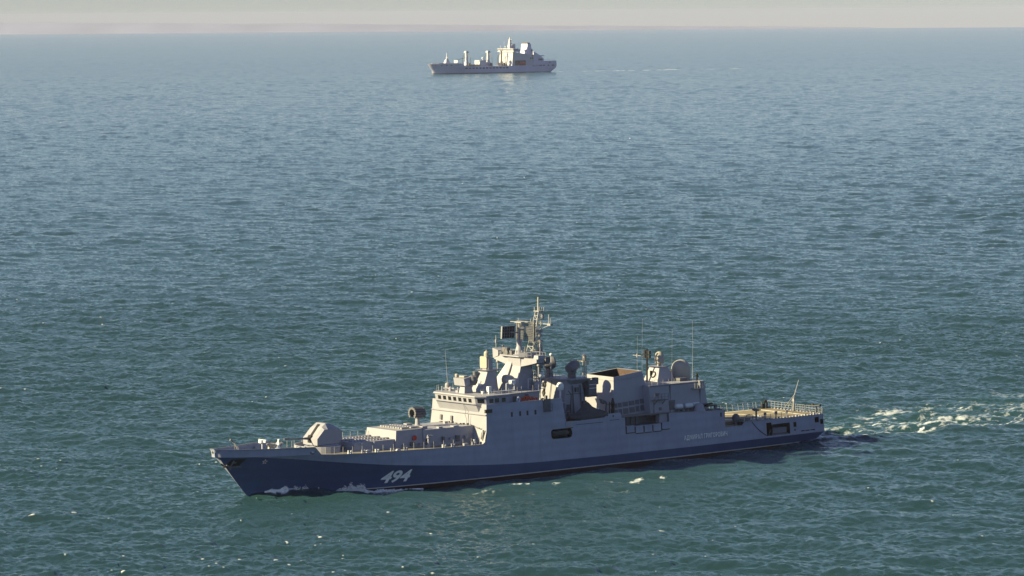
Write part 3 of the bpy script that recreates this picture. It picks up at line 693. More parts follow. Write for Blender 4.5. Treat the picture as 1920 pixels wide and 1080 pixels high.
M = MB(); M.loft([star(.46, .19, -.02), star(.46, .19, .03)]); st_ = M.build('star_emblem', WHITE, hull)
M = MB(); M.loft([star(.27, .11, .0), star(.27, .11, .045)]); M.build('star_centre', RED, hull)

# ---------------------------------------------------------------- frigate: bridge block
def sy(a, z): return side_y(a, z)
M = MB()
# sides 8..12, decks, front wall with rounded foot
def P(a, z, s, d=0): return (a, s * (sy(max(a, 48.9), z) - d), z)
for s in (1, -1):
    pr = [(48.86, 8.0), (49.05, 10.3), (49.12, 11.98), (65.05, 11.9), (65.45, 9.6), (65.7, 8.0)]
    q = [P(a, z, s) for a, z in pr]; qi = [P(a, z, s, .14) for a, z in pr]
    SD = MB(); SD.face([P(48.86, 8, s), P(57, 8, s), P(57, 11.94, s), P(49.12, 11.98, s)]); SD.face([P(57, 8, s), P(65.7, 8, s), P(65.45, 9.6, s), P(65.05, 11.9, s), P(57, 11.94, s)]); SD.build('side_wall', HULL, FR)
    M.face([P(49.12, 11.98, s, .14), P(65.05, 11.9, s, .14), P(65.1, 10.9, s, .14), P(49.12, 10.9, s, .14)]); M.face([P(49.12, 11.98, s), P(65.05, 11.9, s), P(65.05, 11.9, s, .14), P(49.12, 11.98, s, .14)])
    M.face([P(65.05, 11.9, s), P(65.45, 9.6, s), P(65.7, 7.1, s), P(65.7, 7.1, s, 3), P(65.4, 9.6, s, 3), P(65.1, 11.9, s, .14)])
M.face([P(49.1, 10.9, 1), P(65.2, 10.9, 1), P(65.2, 10.9, -1), P(49.1, 10.9, -1)])
fr = [(47.9, 5.55), (48.45, 6.3), (48.62, 7.0), (48.8, 7.6), (48.86, 8.0), (49.05, 10.3)]
for (a0, z0), (a1, z1) in zip(fr, fr[1:]):
    y0 = sy(49, z0) - (0.0 if z0 > 6.6 else .02); y1 = sy(49, z1)
    M.face([(a0 if z0 > 6 else 48.3, y0, z0), (a0 if z0 > 6 else 48.3, -y0, z0), (a1, -y1, z1), (a1, y1, z1)])
M.face([(49.05, sy(49, 10.3), 10.3), (49.05, -sy(49, 10.3), 10.3), (49.12, -sy(49, 12), 11.98), (49.12, sy(49, 12), 11.98)])
M.face([(49.12, sy(49, 12), 11.98), (49.12, -sy(49, 12), 11.98), (49.3, -sy(49, 12), 11.98), (49.3, sy(49, 12), 11.98)])
M.face([(49.3, sy(49, 12), 11.98), (49.3, -sy(49, 12), 11.98), (49.3, -sy(49, 12), 10.9), (49.3, sy(49, 12), 10.9)])
M.face([(65.2, 7.0, 10.9), (65.2, -7.0, 10.9), (65.5, -7.2, 7.1), (65.5, 7.2, 7.1)])
M.hexa([(48.78, -6.95, 10.22), (49.1, -6.95, 10.22), (49.1, 6.95, 10.22), (48.78, 6.95, 10.22), (48.98, -6.9, 10.36), (49.1, -6.9, 10.36), (49.1, 6.9, 10.36), (48.98, 6.9, 10.36)])
sup = M.build('superstructure', GREYL, FR)
# small square ports
for y in (-4.6, -1.9):
    M = MB(); M.hexa([(48.68, y, 8.75), (48.9, y, 8.75), (48.9, y + .42, 8.75), (48.68, y + .42, 8.75), (48.75, y, 9.55), (48.95, y, 9.55), (48.95, y + .42, 9.55), (48.75, y + .42, 9.55)]); M.build('front_port', LOUV, sup)
for a in (54.1, 55.85, 57.4, 59.1):
    M = MB(); M.hexa([(a, sy(a, 9.7) - .1, 9.65), (a + .38, sy(a, 9.7) - .1, 9.65), (a + .38, sy(a, 9.7) + .02, 9.65), (a, sy(a, 9.7) + .02, 9.65), (a, sy(a, 10.4) - .1, 10.4), (a + .38, sy(a, 10.4) - .1, 10.4), (a + .38, sy(a, 10.4) + .02, 10.4), (a, sy(a, 10.4) + .02, 10.4)]); M.build('side_port', BLACK, sup)
M = MB(); M.box(48.72, 50.1, sy(49, 11) - .1, sy(49, 11) + .22, 10.62, 11.18); M.build('side_light_box', BLACK, sup)
M = MB(); M.line([(48.3, 1.9, 11.9), (48.65, 2.25, 10.5), (48.45, 2.2, 10.2), (48.6, 2.5, 9.2), (48.45, 2.5, 8.5)], .045); M.line([(48.6, 2.9, 10.1), (48.5, 2.9, 8.5)], .035); M.build('front_ladder', STEEL, sup)
M = MB()
for i in range(9): M.box(48.1 + (i % 3) * .1, 48.55, -4 + i * .95 + (i % 2) * .3, -3.6 + i * .95, 8.45, 8.55 + .07 * (i % 4))
M.build('foot_fitting', LOUV, sup)
M = MB(); M.rod((48.45, 6.7, 6.2), (48.55, 6.75, 7.9), .13, n=6); M.rod((48.4, 6.3, 6.4), (48.5, 6.3, 7.5), .06, n=5); M.line([(48.5, 4.6, 8.25), (48.4, 5.0, 8.3), (48.45, 5.5, 8.15), (48.4, 5.9, 8.2)], .07); M.build('front_pipe', LOUV, sup)
# wheelhouse
def whr(z, e):
    f = interp(z, [(10.6, 49.0), (11.95, 48.35), (13.05, 48.15)]); 
    return [(f - e, -5.1 - e, z), (f + 1.35, -6.25 - e, z), (54.5, -6.25 - e, z), (54.5, 6.25 + e, z), (f + 1.35, 6.25 + e, z), (f - e, 5.1 + e, z)]
M = MB(); M.loft([whr(10.6, -.05), whr(11.95, 0), whr(13.0, 0)]); M.loft([whr(13.0, .16), whr(13.12, .2), whr(13.28, .12)])
wh = M.build('wheelhouse', GREYL, FR)
def window(y0, y1, facet=0):
    M = MB()
    def pt(u, z, o):
        f = interp(z, [(11.95, 48.35), (13.05, 48.15)])
        if facet == 0: return (f - o, u, z)
        t = u; return (f + 1.35 * t - o * .6, facet * (5.1 + 1.15 * t + o * .6), z)
    for (o0, o1, g, mt, nm) in ((-.1, .03, 0.0, GLASS, 'window'),):
        M.loft([[pt(y0, 12.15, o0), pt(y1, 12.15, o0), pt(y1, 12.78, o0), pt(y0, 12.78, o0)], [pt(y0, 12.15, o1), pt(y1, 12.15, o1), pt(y1, 12.78, o1), pt(y0, 12.78, o1)]])
    w = M.build('window', GLASS, wh)
for i in range(7):
    c = -4.0 + i * 1.3; window(c - .38, c + .38)
window(.2, .8, 1); window(.2, .8, -1)
for s in (1, -1):
    for a in (50.3, 51.5, 52.9):
        M = MB(); M.box(a, a + .75, s * 6.2 - .1, s * 6.2 + .1, 12.1, 12.75); M.build('window', GLASS, wh)
M = MB(); M.box(48.0, 48.12, -5.2, 5.2, 11.93, 12.0); M.build('window_ledge', GREYL, wh)
# house behind the bridge
M = MB(); M.plan([(54.5, -5.4), (64.0, -4.6), (64.0, 2.4), (62.0, 4.8), (54.5, 5.4)], 10.9, 13.05); M.plan([(54.3, -5.6), (64.2, -4.8), (64.2, 2.5), (62.1, 5.0), (54.3, 5.6)], 13.05, 13.2)
M.build('bridge_deckhouse', GREYL, FR)
for a, z0, h in ((56, 11.0, 1.7), (58.7, 11.0, 1.8)):
    M = MB(); y = interp(a, [(54.5, 5.4), (65, 4.6)]); M.box(a, a + .75, y - .1, y + .06, z0, z0 + h); M.build('deckhouse_door', LOUV, FR)
M = MB(); pts = [(49.0, 5.6, 13.28), (49.8, 6.2, 13.28), (54.4, 6.2, 13.28), (58, 5.1, 13.2), (62, 4.7, 13.2)]
M.rail(pts, 1.0, 1.5, (.5, 1.0), .018, .03); M.build('roof_rail', STEEL, FR)
M = MB(); M.rail([(49.0, -5.6, 13.28), (49.8, -6.2, 13.28), (54.4, -6.2, 13.28)], .95, 1.5, (.5, 1.0), .018, .03); M.build('roof_rail', STEEL, FR)
# bridge roof gear
M = MB(); M.lathe((51.3, -5.7, 13.28), [(.45, 0), (.42, .9), (.3, 1.15), (.05, 1.25)], 12); M.lathe((51.3, -5.7, 14.5), [(.05, 0), (.015, 5.6)], 5, axis=(-.08, 0, 1)); M.build('whip_aerial', STEEL, FR)
M = MB(); M.lathe((50.6, -4.1, 13.28), [(.3, 0), (.28, .5), (.1, .7)], 10); M.rod((50.7, -6, 13.6), (50.7, -3.2, 13.75), .1); M.build('wind_gauge', GREYL, FR)
M = MB(); M.rod((49.5, -4.9, 13.28), (49.5, -4.9, 14.1), .1); M.rod((49.6, -5.9, 13.28), (49.6, -5.9, 13.9), .05); M.rod((50, -1.4, 13.28), (50, -1.4, 14.15), .13); M.box(49.8, 50.3, -1.8, -1.2, 13.28, 13.6); M.build('signal_lamp', GREYL, FR)
M = MB(); M.rod((52.0, 4.1, 13.28), (52.0, 4.1, 13.7), .2, n=8); M.box(51.7, 52.3, 3.8, 4.4, 13.7, 14.5); M.build('searchlight', WHITE, FR)
M = MB(); M.rod((51.5, 3.1, 13.28), (51.5, 3.1, 13.7), .25, n=8); M.box(52.6, 57.5, 3.9, 4.15, 13.5, 13.62); M.line([(55.6, 4.1, 13.3), (55.6, 4.1, 14.7), (57.2, 4.3, 14.9)], .07); M.line([(57.3, 4.1, 13.3), (57.3, 4.1, 15.0)], .06); M.box(56.5, 57.4, 3.7, 4.4, 14.6, 15.2); M.build('roof_piping', WHITE, FR)
# gun director
M = MB(); M.frus((49.6, 51.4, -.75, .75), (49.9, 51.2, -.5, .5), 13.28, 14.8); dr = M.build('gun_director', GREYL, FR)
M = MB(); M.hexa([(49.25, -1.35, 14.55), (50.6, -1.35, 14.8), (50.6, 1.35, 14.8), (49.25, 1.35, 14.55), (49.0, -1.35, 15.75), (50.4, -1.35, 16.0), (50.4, 1.35, 16.0), (49.0, 1.35, 15.75)]); M.build('director_head', GREYL, dr)
M = MB(); M.lathe((50.5, 1.0, 15.35), [(.7, 0), (.85, .3), (.85, .9), (.5, 1.25), (.05, 1.3)], 10, axis=(1, .25, 0)); M.build('director_back', LOUV, dr)
M = MB(); M.lathe((49.4, -.95, 15.9), [(.3, 0), (.32, .35), (.2, .5)], 9); M.box(49.4, 50.2, -.3, .9, 15.9, 16.15); M.build('director_optics', DOME, dr)
# radar tower behind the director
M = MB(); M.frus((52.7, 56.2, -1.45, 1.45), (54.2, 56.0, -1.1, 1.1), 13.2, 16.6); M.frus((54.0, 56.2, -1.2, 1.2), (53.6, 56.9, -1.35, 1.35), 16.55, 16.8)
tw = M.build('radar_tower', GREYL, FR)
M = MB(); M.frus((54.4, 55.4, -.55, .55), (54.5, 55.3, -.4, .4), 16.8, 17.2); M.box(54.45, 55.35, -1.0, -.85, 16.9, 18.6); M.box(54.45, 55.35, .85, 1.0, 16.9, 18.6); M.build('radar_yoke', GREYL, tw)
M = MB(); r = [(54.2, -.72, 17.05), (54.2, .72, 17.05), (54.2, .85, 17.25), (54.2, .85, 18.75), (54.2, .72, 18.95), (54.2, -.72, 18.95), (54.2, -.85, 18.75), (54.2, -.85, 17.25)]
M.loft([[(a + d * 1.3, y, z + d * .05) for a, y, z in r] for d in (0, .35)] + [[(55.6, y * .8, 18 + (z - 18) * .8) for a, y, z in r]]); M.build('tracking_radar', DOME, tw)
M = MB(); M.lathe((54.9, 0, 18.9), [(.42, 0), (.42, .6), (.3, .85), (.1, .92), (.08, 1.1)], 14); M.build('radar_cap', DOME, tw)
M = MB(); M.lathe((53.4, -1.15, 15.2), [(.34, 0), (.34, 1.05), (.38, 1.08), (.38, 1.3), (.1, 1.35)], 12); M.build('side_dome', LOUV, tw)
M = MB(); M.ball((53.5, .05, 14.75), .42); M.box(53.2, 53.8, -.5, .6, 14.3, 14.55); M.build('tower_camera', WHITE, tw)
# drum radar between the tower and the mast
M = MB(); M.frus((57.1, 59.2, .3, 2.3), (57.5, 58.9, .7, 1.9), 13.2, 14.4); M.lathe((57.3, 1.4, 15.05), [(.6, 0), (.78, .15), (.82, .5), (.7, 1.5), (.45, 1.9), (.05, 2.0)], 18, axis=(1, .1, -.03)); M.build('drum_radar', GREYL, FR, True)
M = MB(); M.lathe((57.35, 1.4, 15.05), [(.02, -.1), (.5, -.08), (.7, .08)], 18, axis=(1, .1, -.03)); M.build('drum_face', DOME, FR, True)
# ---------------------------------------------------------------- frigate: mast
M = MB()
M.loft([[(59.6, -2.3, 13.0), (63.6, -2.3, 13.0), (63.6, 1.7, 13.0), (59.9, 1.7, 13.0)], [(60.9, -1.5, 17.0), (63.3, -1.5, 17.0), (63.3, 1.5, 17.0), (60.9, 1.5, 17.0)], [(60.7, -1.6, 18.6), (63.6, -1.6, 18.6), (63.6, 1.6, 18.6), (60.7, 1.6, 18.6)]])
mast = M.build('main_mast', GREYL, FR)
M = MB(); M.hexa([(58.6, -3.9, 13.1), (60.2, -3.9, 13.1), (61.0, -1.3, 13.1), (59.4, -1.3, 13.1), (60.9, -1.9, 17.6), (62.3, -1.9, 17.6), (62.3, -.6, 17.6), (60.8, -.6, 17.6)]); M.build('mast_leg', GREYL, mast)
for s in (1, -1):
    M = MB(); y = s
    M.loft([[(60.9, y * 1.2, 16.9), (63.0, y * 1.2, 16.9), (63.0, y * 1.2, 18.5), (60.9, y * 1.2, 18.5)], [(61.0, y * 3.2, 17.3), (62.8, y * 3.2, 17.3), (62.8, y * 3.2, 18.4), (61.0, y * 3.2, 18.4)], [(61.0, y * 5.4, 17.8), (62.6, y * 5.4, 17.8), (62.6, y * 5.4, 18.45), (61.0, y * 5.4, 18.45)]])
    M.build('mast_wing', GREYL, mast)
    M = MB(); M.loft([[(60.85, y * 4.2, 18.4), (62.8, y * 4.2, 18.4), (62.8, y * 4.2, 19.3), (60.85, y * 4.2, 19.3)], [(61.0, y * 5.7, 17.9), (62.6, y * 5.7, 17.9), (62.6, y * 5.7, 19.6), (60.9, y * 5.7, 19.6)]]) if s < 0 else M.frus((61, 62.6, 4.6, 5.8), (61.1, 62.5, 4.7, 5.7), 18.4, 19.0)
    M.build('wing_end_box', GREYL, mast)
    M = MB(); M.rod((61.6, y * 5.6, 18.4), (61.6, y * 5.6, 21.6), .07); M.lathe((61.6, y * 5.6, 20.4), [(.16, 0), (.16, .5), (.05, .6)], 8); M.rod((61.6, y * 5.2, 17.5), (61.6, y * 5.2, 15.6), .12); M.ball((61.6, y * 5.2, 17.4), .3); M.build('wing_aerial', STEEL, mast)
    M = MB(); M.rail([(60.9, y * 1.7, 18.5), (60.9, y * 4.2, 18.5)], .9, .8, (.5, 1.0), .02, .03); M.rail([(62.8, y * 1.7, 18.5), (62.8, y * 5.6, 18.5)], .9, .8, (.5, 1.0), .02, .03); M.build('wing_rail', STEEL, mast)
M = MB(); M.plan([(60.2, -3.0), (60.6, -3.4), (64.8, -3.2), (65.4, -1.5), (65.4, 1.5), (64.8, 3.0), (61.2, 2.8), (60.2, 1.8)], 18.55, 18.75); M.build('mast_platform', GREYL, mast)
M = MB()
for p, q in (((60.3, -3.0), (60.7, -3.3)), ((61.2, 2.75), (60.3, 1.8)), ((61.2, 2.75), (64.7, 2.95))):
    d = Vector((q[0] - p[0], q[1] - p[1], 0)).normalized(); nn = Vector((-d.y, d.x, 0)) * .06
    M.hexa([(p[0] - nn.x, p[1] - nn.y, 18.75), (q[0] - nn.x, q[1] - nn.y, 18.75), (q[0] + nn.x, q[1] + nn.y, 18.75), (p[0] + nn.x, p[1] + nn.y, 18.75), (p[0] - nn.x, p[1] - nn.y, 19.3), (q[0] - nn.x, q[1] - nn.y, 19.3), (q[0] + nn.x, q[1] + nn.y, 19.3), (p[0] + nn.x, p[1] + nn.y, 19.3)])
M.build('platform_screen', GREYL, mast)
M = MB(); M.lathe((61.9, 0, 18.75), [(1.0, 0), (1.05, .08), (.75, .12), (.62, .9), (.45, 1.4), (.42, 2.4), (.55, 2.5)], 16)
for t in range(4): M.box(61.9 + .6 * math.cos(t * 1.57) - .15, 61.9 + .6 * math.cos(t * 1.57) + .15, .6 * math.sin(t * 1.57) - .15, .6 * math.sin(t * 1.57) + .15, 18.8, 19.5)
rp = M.build('air_search_radar', GREYL, FR)
# rotating air search radar: two latticed panels in a V
def panel(name, c, d, L, H, tilt, mtl, nv, nh):
    """c centre of the lower edge, d direction of the panel in plan"""
    d = Vector((d[0], d[1], 0)).normalized(); n_ = Vector((-d.y, d.x, 0)); up = (Vector((0, 0, 1)) + n_ * tilt).normalized(); c = Vector(c)
    M = MB()
    P = lambda u, v, o=0: c + d * (u - .5) * L + up * v * H + n_ * o
    M.hexa([tuple(P(0, 0, -.04)), tuple(P(1, 0, -.04)), tuple(P(1, 0, .02)), tuple(P(0, 0, .02)), tuple(P(0, 1, -.04)), tuple(P(1, 1, -.04)), tuple(P(1, 1, .02)), tuple(P(0, 1, .02))])
    if mtl is BLACK: o = M.build(name, mtl, rp)
    else: M.b.free(); o = None
    M = MB()
    for i in range(nv + 1):
        u = i / nv; r = .11 if i in (0, nv) else .04
        M.rod(tuple(P(u, 0, .07)), tuple(P(u, 1, .07)), r, n=4); M.rod(tuple(P(u, 0, -.1)), tuple(P(u, 1, -.1)), r * .8, n=4)
    for j in range(nh + 1):
        v = j / nh; r = .07 if j in (0, nh) else .03
        M.rod(tuple(P(0, v, .07)), tuple(P(1, v, .07)), r, n=4); M.rod(tuple(P(0, v, -.1)), tuple(P(1, v, -.1)), r, n=4)
    M.build('panel_frame' if o else name, LOUV if not o else STEEL, rp)
vy = lambda wx, wy: (wx * math.cos(TH) + wy * math.sin(TH), wx * math.sin(TH) - wy * math.cos(TH))   # world plan -> (aft, port)
d1 = vy(2.7, -3.6); d2 = vy(1.75, 1.4)
panel('radar_panel', (62.75, .55, 21.1), d1, 4.6, 3.1, -.05, LOUV, 14, 11)
panel('radar_panel', (59.9, -.55, 21.55), d2, 2.6, 2.0, .08, BLACK, 5, 4)
M = MB(); M.rod((61.9, 0, 21.1), (61.9, 0, 24.0), .2); M.line([(61.9, 0, 22.4), (60.4, -.4, 22.5)], .12); M.line([(61.9, 0, 22.8), (62.6, .4, 22.9)], .12); M.line([(61.2, -1.4, 24.15), (62.6, 1.4, 24.15)], .1); M.rod((61.9, -.2, 24.1), (61.9, -.2, 24.8), .05); M.box(61.5, 62.3, -.9, .9, 24.0, 24.2); M.build('radar_frame', STEEL, rp)
M = MB(); M.box(60.7, 61.4, -3.0, -1.7, 18.75, 19.9); M.box(61.0, 61.6, -1.6, -.9, 18.75, 19.4); M.line([(60.7, -2.8, 18.8), (60.7, -2.0, 20.0), (60.7, -1.4, 18.8)], .06); M.rod((63.2, -1.2, 18.75), (63.2, -1.2, 20.2), .12); M.rod((63.7, -.6, 18.75), (63.7, -.6, 19.9), .16); M.ball((60.9, -3.0, 20.1), .18); M.build('platform_gear', LOUV, mast)
M = MB(); M.lathe((64.4, 1.6, 18.85), [(.05, -.1), (1.0, .05), (1.05, .2), (.75, .4), (.05, .5)], 16); M.build('saucer_aerial', DOME, mast)
# lattice topmast leaning aft
def lattice(M, base, top, wb, wt, n, r=.055):
    b = Vector(base); t = Vector(top); cs = [(-1, -1), (1, -1), (1, 1), (-1, 1)]
    P = lambda i, f: tuple(b.lerp(t, f) + Vector((cs[i][0], cs[i][1], 0)) * (wb + (wt - wb) * f) / 2)
    for i in range(4): M.rod(P(i, 0), P(i, 1), r, n=4)
    for k in range(n):
        f0 = k / n; f1 = (k + 1) / n
        for i in range(4):
            j = (i + 1) % 4; M.rod(P(i, f0), P(j, f0), r * .6, n=3); M.rod(P(i, f0) if k % 2 else P(j, f0), P(j, f1) if k % 2 else P(i, f1), r * .6, n=3)
M = MB(); lattice(M, (64.9, -.2, 18.7), (66.3, -.2, 25.6), 1.5, .75, 11, .075); tm = M.build('lattice_topmast', STEEL, FR)
M = MB(); M.plan([(65.7, -.8), (67.0, -.8), (67.0, .5), (65.7, .5)], 25.6, 25.75)
for a, y in ((65.8, -.7), (66.9, -.7), (66.9, .4), (65.9, .4), (66.4, .5)): M.rod((a, y, 25.7), (a, y, 26.3), .08, n=5)
M.lathe((66.8, .2, 24.4), [(.05, 0), (.25, .05), (.3, .35), (.25, .75), (.05, .8)], 8); M.build('topmast_head', STEEL, tm)
M = MB(); M.rod((66.2, -.2, 25.7), (66.2, -.2, 28.0), .15, .13, 10); M.build('topmast_aerial', DOME, tm)
M = MB(); M.line([(66.4, 0, 23.6), (66.6, 2.4, 23.6)], .09); M.line([(66.4, 0, 22.6), (66.6, 2.2, 23.5)], .05); M.box(66.3, 66.9, 1.9, 2.7, 23.4, 23.75); M.rod((66.6, 2.0, 23.6), (66.6, 2.0, 25.2), .09); M.rod((66.6, 2.4, 23.6), (66.6, 2.4, 24.6), .07); M.line([(66.4, 0, 23.6), (66.2, -2.2, 23.5)], .07); M.rod((66.2, -2.1, 23.5), (66.2, -2.1, 24.3), .07); M.build('yard_aerial', STEEL, tm)
M = MB(); M.rod((65.5, .6, 18.7), (65.7, .8, 22.6), .09); 
for z in (19.0, 19.8, 20.6, 21.5, 22.3): M.box(65.35, 65.95, .5, 1.15, z, z + .45); M.rod((65.5, -.4, z + .1), (65.6, 1.7, z + .2), .045, n=4)
M.build('aerial_pole', STEEL, mast)
M = MB(); M.rod((65.2, 1.5, 13.2), (65.2, 1.5, 20.8), .1)
for z in (15.3, 16.4, 17.6, 18.4, 19.2): M.box(64.8, 65.4, 1.1, 1.8, z, z + .5); M.line([(63.7, 1.2, z), (65.3, 2.0, z + .3)], .06)
M.ball((65.2, 1.5, 20.0), .35); M.build('signal_pole', STEEL, mast)
M = MB(); lattice(M, (64.7, 1.7, 13.1), (64.9, 1.7, 18.6), 1.1, 1.1, 7, .05); lattice(M, (64.2, 1.6, 11.0), (64.3, 1.6, 17.6), .9, .9, 8, .045); M.build('access_lattice', STEEL, mast)
M = MB(); M.box(62.0, 64.6, 2.9, 4.4, 17.35, 17.5); M.line([(62, 3, 17.4), (63.2, 1.6, 16.6)], .08); M.box(64.0, 65.0, 3.4, 4.2, 17.5, 18.5); M.build('wing_gallery', LOUV, mast)
M = MB(); M.ball((64.2, 2.6, 15.4), .55); M.rod((64.2, 2.6, 13.1), (64.2, 2.6, 15.0), .12); M.line([(61.9, 2.2, 14.9), (64.0, 2.4, 14.9)], .06); M.line([(61.9, 2.2, 14.9), (61.9, 2.2, 13.1)], .06); M.build('white_dome', WHITE, mast, True)
M = MB(); M.lathe((63.4, 2.6, 13.15), [(.55, 0), (.55, .9), (.4, 1.25), (.05, 1.4)], 12); M.build('grey_radome', GREYL, FR, True)
M = MB(); M.lathe((62.9, -1.6, 13.2), [(.05, 1.2), (.5, 1.3), (.6, 1.8), (.4, 2.3), (.05, 2.4)], 12); M.build('mast_radome', DOME, mast, True)
# passage abreast of the mast: orange lifebuoys on the house, a reel
def torus(M, c, R0, r, axis, n=14, k=6):
    d = Vector(axis).normalized(); u = d.orthogonal().normalized(); w = d.cross(u); c = Vector(c); rings = []
    for i in range(n):
        t = 2 * math.pi * i / n; e = u * math.cos(t) + w * math.sin(t)
        rings.append([tuple(c + e * (R0 + r * math.cos(2 * math.pi * j / k)) + d * r * math.sin(2 * math.pi * j / k)) for j in range(k)])
    vs = [[M.b.verts.new(M.c(p)) for p in rr] for rr in rings]
    for i in range(n):
        A = vs[i]; B = vs[(i + 1) % n]
        for j in range(k): M.b.faces.new((A[j], A[(j + 1) % k], B[(j + 1) % k], B[j]))
def placed(name, label, cat, a, y, z, group=None):
    return thing(name, label, cat, on_ship(a, y, z), group)
L0 = lambda p: Vector((-p[0], p[1], p[2]))
buoys = [(57.5, 5.75, 12.05), (58.3, 5.65, 12.25), (59.1, 5.55, 12.2), (59.9, 5.5, 12.0), (60.8, 5.4, 11.85)]
places = ['left end', 'second from left', 'middle', 'second from right', 'right end']
b0 = None
for i, (a, y, z) in enumerate(buoys):
    if b0 is None:
        M = MB(L0); torus(M, (0, 0, 0), .33, .11, (.25, 1, .1)); b0 = M.build('lifebuoy', ORANGE); b0.matrix_world = on_ship(a, y, z); o = b0
    else:
        o = b0.copy(); COL.objects.link(o); o.matrix_world = on_ship(a, y, z)
    tag(o, 'orange lifebuoy hanging behind the warship bridge, %s of the row of five' % places[i], 'lifebuoy', 'orange lifebuoys behind the bridge')
M = MB(); torus(M, (56.6, 5.95, 12.15), .42, .14, (.4, 1, 0)); M.build('cable_reel', WHITE, FR)
# hanging basket on the side wall
M = MB(); y = sy(61.5, 11); M.box(61.0, 62.5, y - .05, y + .5, 9.95, 10.05); M.box(61.0, 62.5, y - .05, y + .12, 10.05, 12.0)
for a in (61.0, 61.5, 62.0, 62.5): M.rod((a, y + .5, 9.95), (a, y + .5, 11.2), .04, n=4)
M.rod((61, y + .5, 11.2), (62.5, y + .5, 11.2), .04, n=4); M.rod((61, y + .5, 10.6), (62.5, y + .5, 10.6), .04, n=4); M.box(61.2, 61.6, y, y + .4, 12.0, 12.6); M.build('side_basket', LOUV, sup)

# ---------------------------------------------------------------- frigate: second deckhouse
M = MB()
M.loft([[(68.5, -3.3, 7.1), (74.4, -3.3, 7.1), (74.4, 3.2, 7.1), (68.7, 3.2, 7.1)], [(69.2, -3.05, 14.3), (72.6, -3.05, 14.3), (72.6, 3.0, 14.3), (69.3, 3.0, 14.3)]])
M.hexa([(69.0, -4.0, 13.2), (70.5, -3.2, 13.0), (70.5, -3.0, 13.0), (69.0, -3.0, 13.0), (68.0, -4.9, 14.3), (71.0, -4.6, 14.3), (71.0, -3.0, 14.3), (68.4, -3.0, 14.3)])
dh = M.build('aft_deckhouse', GREYL, FR)
M = MB(); M.plan([(68.0, -4.9), (72.6, -3.6), (73.6, 3.4), (70.8, 3.9), (68.4, 2.6)], 14.3, 14.46); M.frus((70.3, 72.6, 1.2, 2.9), (69.6, 74.2, 1.0, 4.2), 13.4, 14.3); M.build('deckhouse_platform', GREYL, dh)
M = MB(); M.rail([(68.1, -4.8, 14.46), (68.5, 2.5, 14.46), (70.8, 3.8, 14.46), (73.5, 3.3, 14.46)], 1.0, 1.1, (.5, 1.0), .022, .035); M.build('platform_rail', STEEL, dh)
# two black balls and a diamond on the forward face
def fface(y, z): return interp(z, [(7.1, 68.5), (14.3, 69.2)]) + (y + 3) * .016
for z in (13.2, 10.55):
    M = MB(); c = (fface(-2.15, z) - .12, -2.15, z); M.lathe(c, [(.02, 0), (.42, .02), (.42, .1), (.02, .14)], 18, axis=(-1, .12, .1)); M.build('signal_ball', BLACK, dh)
M = MB(); q = lambda y, z, o: (fface(y, z) - o, y, z)
M.loft([[q(-2.15, 11.2, 0), q(-1.8, 11.88, 0), q(-2.15, 12.55, 0), q(-2.5, 11.88, 0)], [q(-2.15, 11.2, .16), q(-1.8, 11.88, .16), q(-2.15, 12.55, .16), q(-2.5, 11.88, .16)]]); M.build('signal_diamond', BLACK, dh)
M = MB(); M.line([q(-.3, 14, .12), q(-.75, 9.4, .12)], .06); M.rod(q(-1.4, 10.8, .15), q(-1.4, 11.2, .15), .1, n=5); M.build('face_pipe', LOUV, dh)
DRUM = mat('drum_grey', (0.13, 0.135, 0.17), 0.55, wear=0.1)
def drum(a, y, z, ax, R_=.85, L=2.1, mtl=GREYL, name='illuminator_radar'):
    M = MB(); M.frus((a - .5, a + .5, y - .5, y + .5), (a - .35, a + .35, y - .35, y + .35), 14.46, z - R_ * .5); 
    for s in (1, -1): M.box(a - .3, a + .3, y + s * .75 - .08, y + s * .75 + .08, z - 1.0, z)
    o = M.build(name, LOUV, FR)
    M = MB(); d = Vector(ax).normalized(); c = Vector((a, y, z)) - d * L * .45
    M.lathe(tuple(c), [(.05, 0), (R_ * .72, .1), (R_ * .8, .35), (R_, L * .45), (R_, L * .86), (R_ * .82, L * .97), (.05, L)], 18, axis=d); M.build('radar_drum', mtl, o, True)
drum(70.0, -2.0, 16.7, (.8, .45, .15), .98, 2.0, DRUM)
drum(71.0, 2.6, 16.35, (.9, -.35, .2), .9, 2.9, DRUM)
M = MB(); lattice(M, (73.9, 2.5, 13.8), (73.9, 2.5, 16.9), .5, .4, 5, .05); M.rod((73.9, 1.2, 17.0), (73.9, 3.9, 17.0), .08); M.rod((73.5, 3.8, 16.6), (73.5, 3.8, 17.3), .12); M.rod((73.5, 1.3, 16.8), (73.5, 1.3, 17.2), .12); M.lathe((73.9, 2.5, 16.9), [(.2, 0), (.35, .3), (.35, 1.0), (.22, 1.3), (.05, 1.4)], 12); M.build('dome_pole', DOME, FR)
M = MB(); M.rod((68.9, -.2, 14.46), (68.9, -.2, 18.2), .05); M.ball((68.9, -.2, 18.3), .27); M.build('ball_aerial', WHITE, FR)
M = MB(); M.rod((66.9, 4.4, 10.9), (66.9, 4.4, 13.0), .16, n=8); M.lathe((66.9, 4.4, 12.8), [(.1, 0), (.5, .1), (.62, .5), (.6, .9), (.4, 1.3), (.05, 1.45)], 16); M.build('satellite_dome', WHITE, FR, True)
M = MB(); M.plan([(65.0, 3.8), (67.3, 3.8), (67.3, 5.3), (65.0, 5.3)], 10.75, 10.9); M.build('side_gallery', GREYL, FR)
